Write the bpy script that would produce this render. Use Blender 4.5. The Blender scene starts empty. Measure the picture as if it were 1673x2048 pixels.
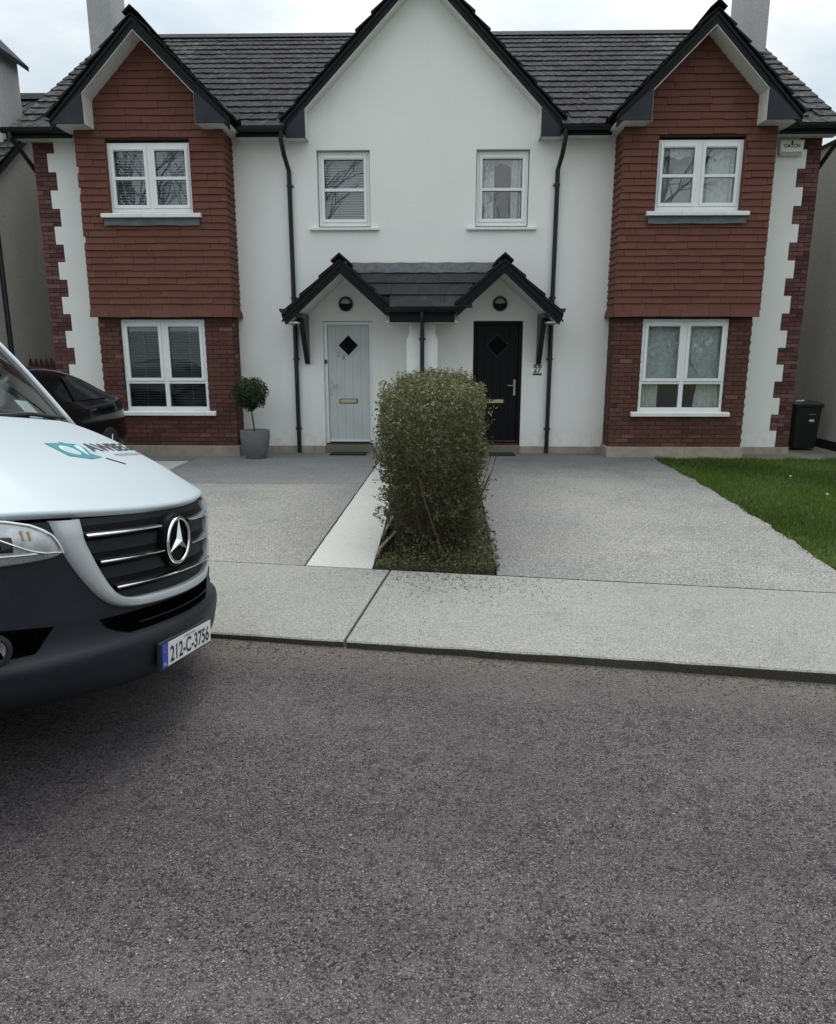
import bpy, bmesh, math, random
import numpy as np
from mathutils import Vector, Matrix
random.seed(7)
SC = bpy.context.scene
COL = SC.collection
PI = math.pi

# ------------------------------------------------------------------ camera
cam_d = bpy.data.cameras.new('camera')
cam = bpy.data.objects.new('camera', cam_d)
COL.objects.link(cam)
cam_d.sensor_fit = 'VERTICAL'
cam_d.sensor_height = 24.0
cam_d.lens = 1450.0 / 2048.0 * 24.0
cam_d.clip_start = 0.05
cam_d.clip_end = 2000
CAM_H = 1.77
_p, _y = math.radians(12.80), math.radians(-1.19)
F_ = Vector((math.sin(_y) * math.cos(_p), math.cos(_y) * math.cos(_p), -math.sin(_p)))
R_ = Vector((math.cos(_y), -math.sin(_y), 0))
U_ = R_.cross(F_)
mt = Matrix((R_, U_, -F_)).transposed().to_4x4()
mt.translation = (0, 0, CAM_H)
cam.matrix_world = mt
SC.camera = cam

# ------------------------------------------------------------------ sky and sun
SUN_EL, SUN_AZ = 66.0, 10.0          # degrees; azimuth from +Y towards +X: a high veiled sun
w = bpy.data.worlds.new('World')
SC.world = w
w.use_nodes = True
nt = w.node_tree
nt.nodes.clear()
out = nt.nodes.new('ShaderNodeOutputWorld')
sky = nt.nodes.new('ShaderNodeTexSky')
sky.sky_type = 'NISHITA'
sky.sun_disc = False
sky.sun_elevation = math.radians(SUN_EL)
sky.sun_rotation = math.radians(SUN_AZ)
sky.dust_density = 3.0
bg1 = nt.nodes.new('ShaderNodeBackground')
bg1.inputs[1].default_value = 0.10
nt.links.new(sky.outputs[0], bg1.inputs[0])
tc = nt.nodes.new('ShaderNodeTexCoord')
mp = nt.nodes.new('ShaderNodeMapping')
mp.inputs['Scale'].default_value = (1.0, 1.0, 2.6)
nt.links.new(tc.outputs['Generated'], mp.inputs[0])
nz = nt.nodes.new('ShaderNodeTexNoise')
nz.inputs['Scale'].default_value = 2.3
nz.inputs['Detail'].default_value = 6
nz.inputs['Roughness'].default_value = 0.55
nt.links.new(mp.outputs[0], nz.inputs[0])
cr = nt.nodes.new('ShaderNodeValToRGB')
cr.color_ramp.elements[0].position = 0.38
cr.color_ramp.elements[0].color = (0.66, 0.76, 0.82, 1)
cr.color_ramp.elements[1].position = 0.62
cr.color_ramp.elements[1].color = (1.0, 1.03, 1.03, 1)
nt.links.new(nz.outputs[0], cr.inputs[0])
bg2 = nt.nodes.new('ShaderNodeBackground')
bg2.inputs[1].default_value = 1.0
# standard overcast luminance: three times brighter overhead than at the horizon
sp_ = nt.nodes.new('ShaderNodeSeparateXYZ'); nt.links.new(tc.outputs['Generated'], sp_.inputs[0])
mr_ = nt.nodes.new('ShaderNodeMapRange')
mr_.inputs[1].default_value = 0.0; mr_.inputs[2].default_value = 1.0; mr_.inputs[3].default_value = .44; mr_.inputs[4].default_value = 1.32
nt.links.new(sp_.outputs[2], mr_.inputs[0])
vs_ = nt.nodes.new('ShaderNodeVectorMath'); vs_.operation = 'SCALE'
nt.links.new(cr.outputs[0], vs_.inputs[0]); nt.links.new(mr_.outputs[0], vs_.inputs['Scale'])
nt.links.new(vs_.outputs[0], bg2.inputs[0])
cr2 = nt.nodes.new('ShaderNodeValToRGB')
cr2.color_ramp.elements[0].position = 0.34
cr2.color_ramp.elements[0].color = (0.80, 0.80, 0.80, 1)
cr2.color_ramp.elements[1].position = 0.56
cr2.color_ramp.elements[1].color = (1, 1, 1, 1)
nt.links.new(nz.outputs[0], cr2.inputs[0])
mxs = nt.nodes.new('ShaderNodeMixShader')
nt.links.new(cr2.outputs[0], mxs.inputs[0])
nt.links.new(bg1.outputs[0], mxs.inputs[1])
nt.links.new(bg2.outputs[0], mxs.inputs[2])
nt.links.new(mxs.outputs[0], out.inputs[0])

sun_d = bpy.data.lights.new('sun', 'SUN')
sun_d.energy = 1.3
sun_d.angle = math.radians(40)
sun_d.color = (1.0, 0.97, 0.93)
sun = bpy.data.objects.new('sun', sun_d)
COL.objects.link(sun)
_el, _az = math.radians(SUN_EL), math.radians(SUN_AZ)
sd = Vector((math.sin(_az) * math.cos(_el), math.cos(_az) * math.cos(_el), math.sin(_el)))
sun.rotation_euler = sd.to_track_quat('Z', 'Y').to_euler()
sun.location = (0, 20, 30)

SC.view_settings.view_transform = 'Standard'
SC.view_settings.look = 'None'
SC.view_settings.exposure = 0.56
SC.view_settings.gamma = 1.0
SC.view_settings.use_curve_mapping = False
SC.cycles.max_bounces = 6
SC.cycles.diffuse_bounces = 4
SC.cycles.transparent_max_bounces = 12
SC.cycles.use_denoising = True

# ------------------------------------------------------------------ materials
MATS = {}
class NB:
    """small node-graph helper"""
    def __init__(s, name):
        s.m = bpy.data.materials.new(name)
        s.m.use_nodes = True
        s.t = s.m.node_tree
        s.b = s.t.nodes['Principled BSDF']
        g = s.t.nodes.new('ShaderNodeNewGeometry')
        s.pos = g.outputs['Position']
        MATS[name] = s.m
    def n(s, typ, **kw):
        x = s.t.nodes.new(typ)
        for k, v in kw.items(): setattr(x, k, v)
        return x
    def l(s, a, b): s.t.links.new(a, b)
    def noise(s, scale, detail=4, rough=.55, vec=None):
        x = s.n('ShaderNodeTexNoise')
        x.inputs['Scale'].default_value = scale; x.inputs['Detail'].default_value = detail
        x.inputs['Roughness'].default_value = rough
        s.l(vec or s.pos, x.inputs['Vector'])
        return x.outputs[0]
    def stretch(s, sx, sy, sz):
        m = s.n('ShaderNodeMapping'); m.inputs['Scale'].default_value = (sx, sy, sz)
        s.l(s.pos, m.inputs[0]); return m.outputs[0]
    def voro(s, scale, feature='F1', vec=None):
        x = s.n('ShaderNodeTexVoronoi', feature=feature)
        x.inputs['Scale'].default_value = scale
        s.l(vec or s.pos, x.inputs['Vector'])
        return x
    def ramp(s, fac, stops):
        r = s.n('ShaderNodeValToRGB'); e = r.color_ramp.elements
        while len(e) < len(stops): e.new(.5)
        for i, (p, c) in enumerate(stops):
            e[i].position = p
            e[i].color = (c, c, c, 1) if isinstance(c, (int, float)) else (*c, 1)
        s.l(fac, r.inputs[0]); return r.outputs[0]
    def mix(s, a, b, fac, mode='MIX'):
        x = s.n('ShaderNodeMix', data_type='RGBA', blend_type=mode)
        for v, i in ((fac, 0), (a, 6), (b, 7)):
            if hasattr(v, 'is_output'): s.l(v, x.inputs[i])
            elif isinstance(v, (int, float)): x.inputs[i].default_value = v
            else: x.inputs[i].default_value = (*v, 1)
        return x.outputs[2]
    def math(s, op, a, b=0.0):
        x = s.n('ShaderNodeMath', operation=op)
        for i, v in enumerate((a, b)):
            if hasattr(v, 'is_output'): s.l(v, x.inputs[i])
            else: x.inputs[i].default_value = v
        return x.outputs[0]
    def bump(s, h, strength=.3, dist=.01, prev=None):
        x = s.n('ShaderNodeBump'); x.inputs['Strength'].default_value = strength
        x.inputs['Distance'].default_value = dist
        s.l(h, x.inputs['Height'])
        if prev: s.l(prev, x.inputs['Normal'])
        s.l(x.outputs[0], s.b.inputs['Normal']); return x.outputs[0]
    def col(s, c):
        if hasattr(c, 'is_output'): s.l(c, s.b.inputs['Base Color'])
        else: s.b.inputs['Base Color'].default_value = (*c, 1)
    def set(s, **kw):
        for k, v in kw.items():
            s.b.inputs[{'rough': 'Roughness', 'metal': 'Metallic', 'spec': 'Specular IOR Level', 'coat': 'Coat Weight',
                        'coatr': 'Coat Roughness', 'ior': 'IOR', 'sheen': 'Sheen Weight', 'trans': 'Transmission Weight'}[k]].default_value = v
    def objrand(s):
        return s.n('ShaderNodeObjectInfo').outputs['Random']

def plain(name, c, rough=.5, var=.12, scale=6, bump=0, bscale=80, metal=0, spec=.5, coat=0, dirt=None, objv=0):
    b = NB(name)
    n = b.noise(scale, 6)
    lo = tuple(x * (1 - var) for x in c); hi = tuple(min(1, x * (1 + var)) for x in c)
    col = b.mix(lo, hi, b.ramp(n, [(.3, 0.0), (.7, 1.0)]))
    if dirt:
        dn = b.noise(dirt[1], 8, .65, b.stretch(1, 1, .35))
        col = b.mix(col, dirt[0], b.ramp(dn, [(dirt[2], 0.0), (dirt[2] + .22, dirt[3])]))
    if objv:
        r = b.objrand()
        col = b.mix(col, tuple(0 for _ in c), b.math('MULTIPLY', r, objv))
    b.col(col); b.set(rough=rough, metal=metal, spec=spec, coat=coat)
    if bump: b.bump(b.noise(bscale, 5), bump, .004)
    return b.m

# white painted render (very fine dash), with faint streaks and grime
b = NB('render_white')
n1 = b.noise(1.1, 6); n2 = b.noise(3.0, 7, .65, b.stretch(1.6, 1, .22))
c0 = b.mix((.81, .82, .785), (.85, .86, .83), b.ramp(n1, [(.3, 0.0), (.7, 1.0)]))
c0 = b.mix(c0, (.62, .65, .63), b.ramp(n2, [(.58, 0.0), (.82, .2)]))
sx = b.n('ShaderNodeSeparateXYZ'); b.l(b.pos, sx.inputs[0])
low = b.ramp(sx.outputs[2], [(.12, 1.0), (.55, 0.0)])
c0 = b.mix(c0, (.52, .54, .47), b.math('MULTIPLY', low, b.ramp(b.noise(9, 6), [(.42, 0.0), (.7, .55)])))
c0 = b.mix(c0, (.62, .65, .63), b.ramp(b.noise(160, 3), [(.5, 0.0), (.75, .35)]))
b.col(c0); b.set(rough=.85, spec=.25)
b.bump(b.noise(170, 3, .7), .55, .006)
plain('render_smooth', (.80, .82, .80), .7, .05, 4, .1, 120, dirt=((.45, .46, .42), 5, .58, .5))
# pebble dash of chimneys and neighbours
def dash(name, c, dark):
    b = NB(name)
    v = b.voro(95); n = b.noise(1.4, 7, .6, b.stretch(1, 1, .45))
    col = b.mix(tuple(x * .72 for x in c), tuple(min(1, x * 1.2) for x in c), v.outputs['Color'])
    col = b.mix(col, dark, b.ramp(n, [(.45, 0.0), (.78, .65)]))
    b.col(col); b.set(rough=.95, spec=.2)
    b.bump(v.outputs['Distance'], .6, .008)
dash('dash_grey', (.46, .455, .46), (.28, .285, .29))
dash('dash_beige', (.50, .48, .445), (.36, .345, .315))
dash('dash_shade', (.46, .45, .42), (.34, .335, .305))
plain('plinth_tan', (.33, .29, .235), .9, .18, 5, .3, 90, dirt=((.17, .16, .13), 6, .55, .7))
plain('mortar', (.045, .033, .030), .95, .3, 30, .4, 120)
plain('batten', (.05, .022, .017), .9)
# brick
b = NB('brick')
r = b.objrand()
c0 = b.ramp(r, [(0.0, (.080, .036, .029)), (.35, (.116, .052, .040)), (.7, (.138, .062, .047)), (.93, (.100, .050, .044)), (1.0, (.20, .115, .092))])
c0 = b.mix(c0, (.065, .028, .025), b.ramp(b.noise(22, 5), [(.45, 0.0), (.75, .6)]))
c0 = b.mix(c0, (.26, .20, .18), b.ramp(b.noise(55, 4), [(.66, 0.0), (.8, .45)]))
b.col(c0); b.set(rough=.9, spec=.2); b.bump(b.noise(120, 4), .5, .004)
b = NB('quoin_brick')
r = b.objrand()
c0 = b.ramp(r, [(0.0, (.075, .036, .036)), (.4, (.125, .058, .056)), (.75, (.150, .072, .068)), (1.0, (.20, .11, .10))])
c0 = b.mix(c0, (.055, .032, .036), b.ramp(b.noise(22, 5), [(.45, 0.0), (.75, .6)]))
b.col(c0); b.set(rough=.9, spec=.2); b.bump(b.noise(120, 4), .5, .004)
# hung clay tile
b = NB('clay_tile')
r = b.objrand()
c0 = b.ramp(r, [(0.0, (.130, .055, .042)), (.5, (.143, .061, .047)), (1.0, (.158, .068, .052))])
c0 = b.mix(c0, (.105, .046, .036), b.ramp(b.noise(5, 6), [(.42, 0.0), (.75, .45)]))
wv = b.n('ShaderNodeTexWave'); wv.inputs['Scale'].default_value = 12; wv.inputs['Distortion'].default_value = 1.5
b.l(b.stretch(1, 1, .25), wv.inputs[0])
c0 = b.mix(c0, (.23, .10, .075), b.math('MULTIPLY', b.ramp(wv.outputs[0], [(.85, 0.0), (1.0, .5)]), b.ramp(b.noise(30, 4), [(.4, 0.0), (.6, 1.0)])))
b.col(c0); b.set(rough=.88, spec=.2); b.bump(b.noise(90, 4), .4, .004)
# roof tile with lichen
def rooft(name, lich):
    b = NB(name)
    r = b.objrand()
    c0 = b.ramp(r, [(0.0, (.024, .0225, .027)), (.5, (.034, .032, .038)), (1.0, (.048, .046, .054))])
    c0 = b.mix(c0, (.018, .018, .020), b.ramp(b.noise(6, 6), [(.45, 0.0), (.7, .7)]))
    l1 = b.ramp(b.noise(9, 7, .7), [(lich, 0.0), (lich + .10, 1.0)])
    c0 = b.mix(c0, (.115, .118, .105), b.math('MULTIPLY', l1, .75))
    l2 = b.ramp(b.voro(26).outputs['Distance'], [(.06, 1.0), (.15, 0.0)])
    c0 = b.mix(c0, (.34, .34, .33), b.math('MULTIPLY', l2, b.ramp(b.noise(2.1, 4), [(.45, 0.0), (.6, .8)])))
    b.col(c0); b.set(rough=.9, spec=.15); b.bump(b.noise(60, 5), .6, .006)
rooft('roof_tile', .55)
rooft('roof_tile_mossy', .48)
plain('porch_slate', (.026, .024, .030), .6, .35, 7, .4, 50, dirt=((.10, .098, .10), 5, .54, .5), spec=.3)
plain('verge_dark', (.011, .0115, .0135), .75, .3, 9, .2, 40, spec=.2)
plain('barge_dark', (.007, .0085, .011), .6, .2, 6, spec=.2)
plain('kneeler_grey', (.026, .030, .040), .6, .2, 5, spec=.25)
plain('lead', (.085, .105, .115), .55, .25, 9)
plain('flashing', (.085, .088, .095), .6, .35, 9, dirt=((.20, .20, .205), 8, .5, .6))
plain('gutter_black', (.006, .007, .008), .35, .2, 9)
plain('pipe_green', (.008, .012, .012), .38, .15, 9)
plain('soffit_white', (.66, .67, .64), .6, .06, 5, dirt=((.33, .33, .28), 7, .55, .7))
plain('pvc_white', (.78, .80, .80), .28, .03, 3, dirt=((.5, .5, .47), 7, .64, .35))
plain('sill_white', (.76, .77, .74), .6, .05, 6, .1, 80, dirt=((.4, .38, .33), 8, .57, .5))
plain('gasket', (.03, .03, .032), .6)
plain('interior', (.10, .10, .10), .9)
plain('interior_dark', (.03, .03, .03), .9)
plain('blind_white', (.46, .49, .52), .5, .04)
plain('blind_dark', (.14, .16, .17), .5, .04)
plain('door_grey', (.52, .555, .55), .4, .05, 3, dirt=((.33, .37, .38), 5, .6, .4))
plain('door_black', (.005, .005, .006), .5, .2, 5, spec=.2)
plain('door_red', (.055, .016, .014), .5, .2, 5)
plain('brass', (.62, .55, .32), .3, .1, 9, metal=.55)
plain('chrome', (.80, .80, .80), .13, .02, 5, metal=1)
plain('steel', (.62, .62, .60), .25, .05, 5, metal=1)
plain('mat_black', (.016, .014, .013), .95, .3, 30, .5, 200)
plain('lamp_glass', (.36, .38, .37), .25, .08)
plain('sign_white', (.82, .82, .78), .5, .05, dirt=((.4, .4, .36), 8, .55, .5))
plain('ink', (.012, .012, .014), .6)
plain('numeral_grey', (.16, .18, .19), .35)
plain('soil', (.035, .028, .020), .98, .4, 14, .7, 60)
plain('timber', (.20, .17, .14), .9, .3, 12, .4, 60)
plain('fence_red', (.050, .018, .014), .85, .3, 12, .3, 60)
plain('pot_grey', (.145, .155, .165), .65, .12, 6, .15, 60)
plain('bark', (.085, .065, .045), .95, .3, 20, .5, 60)
plain('stem', (.075, .062, .040), .9, .35, 20)
plain('tyre', (.016, .016, .017), .85, .2, 20)
plain('rubber', (.012, .013, .015), .7)
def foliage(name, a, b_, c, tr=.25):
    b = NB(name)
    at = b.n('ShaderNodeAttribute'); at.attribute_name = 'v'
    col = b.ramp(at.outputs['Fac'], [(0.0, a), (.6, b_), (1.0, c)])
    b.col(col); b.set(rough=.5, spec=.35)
    tl = b.n('ShaderNodeBsdfTranslucent'); b.l(col, tl.inputs[0])
    ms = b.n('ShaderNodeMixShader'); ms.inputs[0].default_value = tr
    b.l(b.b.outputs[0], ms.inputs[1]); b.l(tl.outputs[0], ms.inputs[2])
    b.l(ms.outputs[0], b.t.nodes['Material Output'].inputs[0])
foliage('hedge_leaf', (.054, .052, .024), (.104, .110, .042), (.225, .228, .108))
foliage('bay_leaf', (.018, .032, .010), (.036, .062, .018), (.07, .11, .035))
foliage('grass_blade', (.042, .080, .008), (.078, .140, .014), (.140, .200, .036), .35)
foliage('litter_leaf', (.022, .016, .010), (.055, .040, .026), (.12, .10, .075), .1)
foliage('wood_leaf', (.010, .016, .008), (.020, .028, .014), (.035, .045, .022), .2)
plain('lawn_base', (.030, .048, .012), .95, .4, 9, .5, 60)
plain('far_ground', (.05, .07, .025), .95, .3, 2)
# concrete kinds
def concrete(name, c, speck, speckc, patch, pc, bumps=.35):
    b = NB(name)
    n = b.noise(.8, 6, .66); f = b.noise(110, 3, .75); v = b.voro(125 if 'drive' in name else 175)
    sp = b.n('ShaderNodeSeparateColor'); b.l(v.outputs['Color'], sp.inputs[0])
    col = b.mix(tuple(x * .80 for x in c), tuple(x * 1.16 for x in c), b.ramp(f, [(.38, 0.0), (.62, 1.0)]))
    col = b.mix(col, pc, b.math('MULTIPLY', b.ramp(n, [(.38, 0.0), (.66, 1.0)]), patch))
    col = b.mix(col, tuple(min(1, x * 1.55) for x in c), b.math('MULTIPLY', b.ramp(sp.outputs[0], [(.62, 0.0), (.95, 1.0)]), speck))
    col = b.mix(col, speckc, b.math('MULTIPLY', b.ramp(sp.outputs[1], [(.05, 1.0), (.36, 0.0)]), speck))
    col = b.mix(col, tuple(x * .5 for x in c), b.ramp(b.noise(3.2, 6, .75), [(.56, 0.0), (.80, .45)]))
    if name == 'drive_concrete':       # margin along the hedge and the house: soft shade put into the colour
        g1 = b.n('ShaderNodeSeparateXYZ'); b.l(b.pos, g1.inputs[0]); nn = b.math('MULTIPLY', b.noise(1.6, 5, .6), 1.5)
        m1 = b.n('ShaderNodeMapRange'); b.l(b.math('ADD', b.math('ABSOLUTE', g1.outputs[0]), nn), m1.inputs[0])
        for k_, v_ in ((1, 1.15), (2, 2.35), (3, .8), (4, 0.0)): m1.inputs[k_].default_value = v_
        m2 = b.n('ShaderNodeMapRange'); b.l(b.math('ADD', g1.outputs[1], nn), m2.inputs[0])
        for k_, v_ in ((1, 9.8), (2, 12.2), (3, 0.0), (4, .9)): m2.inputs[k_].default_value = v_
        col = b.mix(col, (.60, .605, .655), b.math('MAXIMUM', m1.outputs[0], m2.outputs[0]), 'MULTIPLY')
    b.col(col); b.set(rough=.92, spec=.25)
    b.bump(b.math('ADD', sp.outputs[2], f), bumps, .004)
concrete('footpath_concrete', (.275, .272, .254), .70, (.10, .095, .085), .7, (.225, .222, .207), .5)
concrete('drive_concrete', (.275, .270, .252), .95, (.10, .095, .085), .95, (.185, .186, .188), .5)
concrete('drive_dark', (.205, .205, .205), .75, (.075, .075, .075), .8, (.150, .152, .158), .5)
concrete('new_concrete', (.43, .44, .42), .15, (.25, .25, .24), .25, (.40, .405, .39), .15)
concrete('kerb_face', (.070, .066, .052), .5, (.02, .02, .015), .6, (.030, .030, .018), .6)
concrete('threshold', (.20, .185, .15), .4, (.08, .07, .06), .5, (.13, .12, .10), .4)
# chip-seal road
b = NB('road_chip')
wn = b.n('ShaderNodeTexNoise'); wn.inputs['Scale'].default_value = 60; wn.inputs['Detail'].default_value = 1; b.l(b.pos, wn.inputs['Vector'])
vm = b.n('ShaderNodeVectorMath', operation='MULTIPLY_ADD')
b.l(wn.outputs['Color'], vm.inputs[0]); vm.inputs[1].default_value = (.014, .014, 0); b.l(b.pos, vm.inputs[2])
v = b.voro(140, vec=vm.outputs[0])
big = b.noise(.8, 6, .62); mid = b.noise(11, 5, .72)
sep = b.n('ShaderNodeSeparateColor'); b.l(v.outputs['Color'], sep.inputs[0])
chip = b.ramp(sep.outputs[0], [(0.0, (.026, .021, .023)), (.14, (.060, .050, .053)), (.30, (.150, .128, .132)), (.80, (.206, .178, .184)), (.985, (.238, .209, .212)), (1.0, (.38, .35, .34))])
gap = b.ramp(v.outputs['Distance'], [(.34, 0.0), (.66, 1.0)])
col = b.mix(chip, (.030, .026, .028), b.math('MULTIPLY', gap, .60))
col = b.mix(col, (.034, .030, .032), b.math('MULTIPLY', b.ramp(mid, [(.54, 0.0), (.68, 1.0)]), .72))
col = b.mix(col, (.25, .232, .228), b.math('MULTIPLY', b.ramp(mid, [(.28, 1.0), (.44, 0.0)]), .38))
col = b.mix(col, (.24, .224, .220), b.math('MULTIPLY', b.ramp(big, [(.52, 0.0), (.66, 1.0)]), b.ramp(b.noise(34, 3, .7), [(.42, .0), (.62, .55)])))
col = b.mix(col, (.085, .073, .077), b.math('MULTIPLY', b.ramp(b.noise(.5, 4, .55), [(.48, 0.0), (.66, 1.0)]), .34))
sx = b.n('ShaderNodeSeparateXYZ'); b.l(b.pos, sx.inputs[0])
kd = b.math('ADD', b.math('MULTIPLY', sx.outputs[0], .159), sx.outputs[1])          # distance to the kerb line
mr = b.n('ShaderNodeMapRange'); b.l(b.math('ADD', kd, b.math('MULTIPLY', b.noise(4, 5), .42)), mr.inputs[0])
mr.inputs[1].default_value = 3.70; mr.inputs[2].default_value = 4.05; mr.inputs[3].default_value = 0; mr.inputs[4].default_value = .68
col = b.mix(col, (.225, .203, .168), b.math('MULTIPLY', mr.outputs[0], b.ramp(b.noise(60, 3, .7), [(.36, .35), (.56, 1.0)])))                                   # grit washed against the kerb
al = b.math('SUBTRACT', sx.outputs[0], b.math('MULTIPLY', sx.outputs[1], .159))       # along the road
cv = b.n('ShaderNodeCombineXYZ'); b.l(b.math('MULTIPLY', kd, 1.5), cv.inputs[0]); b.l(b.math('MULTIPLY', al, .22), cv.inputs[1])
tr_ = b.noise(1.0, 4, .55, cv.outputs[0])                                            # tyre-polished and dusty bands
col = b.mix(col, (.66, .645, .66), b.ramp(tr_, [(.47, 0.0), (.64, .48)]), 'MULTIPLY')
col = b.mix(col, (.27, .25, .245), b.math('MULTIPLY', b.ramp(tr_, [(.33, 1.0), (.46, 0.0)]), .17))
b.col(col); b.set(rough=.82, spec=.30)
b.bump(b.math('SUBTRACT', sep.outputs[1], b.math('MULTIPLY', gap, 1.4)), .9, .007)
# van paint etc.
plain('van_white', (.42, .475, .51), .34, .015, 2, coat=.0, spec=.35)
plain('van_silver', (.44, .47, .49), .40, .03, 3, metal=.25, coat=.2)
plain('bumper_black', (.013, .0165, .0215), .48, .15, 5, .15, 260, spec=.22)
plain('grille_black', (.003, .0035, .0045), .42, .1, 4, spec=.07)
plain('intake_black', (.0015, .0015, .002), 1.0, spec=.0)
plain('lamp_reflector', (.50, .51, .53), .30, .25, 30, metal=.6, bump=.2, bscale=60)
plain('lamp_ribbed', (.30, .31, .32), .35, .25, 120, metal=.5, bump=.6, bscale=160)
plain('lamp_amber', (.62, .50, .34), .25, .1)
plain('plate_white', (.66, .67, .66), .35, .03)
plain('plate_blue', (.035, .065, .40), .35, .05)
plain('logo_teal', (.03, .22, .25), .35, .05)
plain('logo_pale', (.45, .66, .68), .35, .05)
plain('dash_dark', (.045, .047, .05), .8)
plain('paper', (.62, .66, .64), .6, .1, 30)
plain('car_black', (.004, .004, .006), .14, .1, 3, coat=.15, spec=.2)
plain('tail_red', (.22, .03, .05), .15, .1)
plain('bin_green', (.006, .012, .008), .5, .15, 6)
# glass: clear thin pane
def glass(name, tint=(1, 1, 1), refl=1.0, rough=.0, base=.06):
    b = NB(name)
    tr = b.n('ShaderNodeBsdfTransparent'); tr.inputs[0].default_value = (*tint, 1)
    gl = b.n('ShaderNodeBsdfGlossy'); gl.inputs['Roughness'].default_value = rough
    lw_ = b.n('ShaderNodeLayerWeight'); lw_.inputs[0].default_value = .5
    fres = b.math('ADD', b.math('MULTIPLY', b.math('POWER', lw_.outputs['Facing'], 5.0), .96), .04)
    f = b.math('MINIMUM', b.math('ADD', b.math('MULTIPLY', fres, 1.6 * refl), base), 1.0)
    ms = b.n('ShaderNodeMixShader')
    b.l(f, ms.inputs[0]); b.l(tr.outputs[0], ms.inputs[1]); b.l(gl.outputs[0], ms.inputs[2])
    b.l(ms.outputs[0], b.t.nodes['Material Output'].inputs[0])
glass('pane_glass', (.88, .91, .91), 1.0, .0, .055)
glass('door_glass', (.45, .52, .52), .35, .12, .0)
glass('screen_glass', (.62, .70, .70), .9, .0, .03)
plain('car_glass', (.003, .004, .005), .12, .1, 3, spec=.25)
glass('lamp_clear', (.97, .98, .98), .6, .0, .02)
# curtains
def net(name, c, alpha):
    b = NB(name)
    tr = b.n('ShaderNodeBsdfTransparent')
    ms = b.n('ShaderNodeMixShader')
    n = b.noise(26, 5, .7)
    b.col(b.mix(tuple(x * .75 for x in c), c, b.ramp(b.noise(14, 5, .6), [(.35, 0.0), (.65, 1.0)])))
    b.set(rough=.9)
    f = b.ramp(n, [(.35, alpha - .12), (.65, min(1.0, alpha + .1))])
    b.l(f, ms.inputs[0]); b.l(tr.outputs[0], ms.inputs[1]); b.l(b.b.outputs[0], ms.inputs[2])
    b.l(ms.outputs[0], b.t.nodes['Material Output'].inputs[0])
net('net_curtain', (.84, .87, .84), .93)
net('net_lace', (.84, .86, .85), .90)
plain('curtain_cloth', (.74, .73, .66), .9, .15, 18)

# ------------------------------------------------------------------ mesh helpers
def wmat(o):
    m = o.matrix_basis.copy()
    if o.parent: m = wmat(o.parent) @ o.matrix_parent_inverse @ m
    return m
def link(o, parent=None, keep=True):
    COL.objects.link(o)
    if parent:
        o.parent = parent
        if keep: o.matrix_parent_inverse = wmat(parent).inverted()
    return o
def tag(o, label, cat, group=None, kind=None):
    if label: o['label'] = label
    if cat: o['category'] = cat
    if group: o['group'] = group
    if kind: o['kind'] = kind
    return o
def empty(name, loc, label=None, cat=None, group=None):
    o = bpy.data.objects.new(name, None)
    o.location = loc; o.empty_display_size = .2
    COL.objects.link(o)
    return tag(o, label, cat, group)
def inst(name, mesh, parent, loc, rot=None, scale=None):
    o = bpy.data.objects.new(name, mesh)
    o.location = loc
    if rot: o.rotation_euler = rot
    if scale: o.scale = scale
    return link(o, parent)

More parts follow.
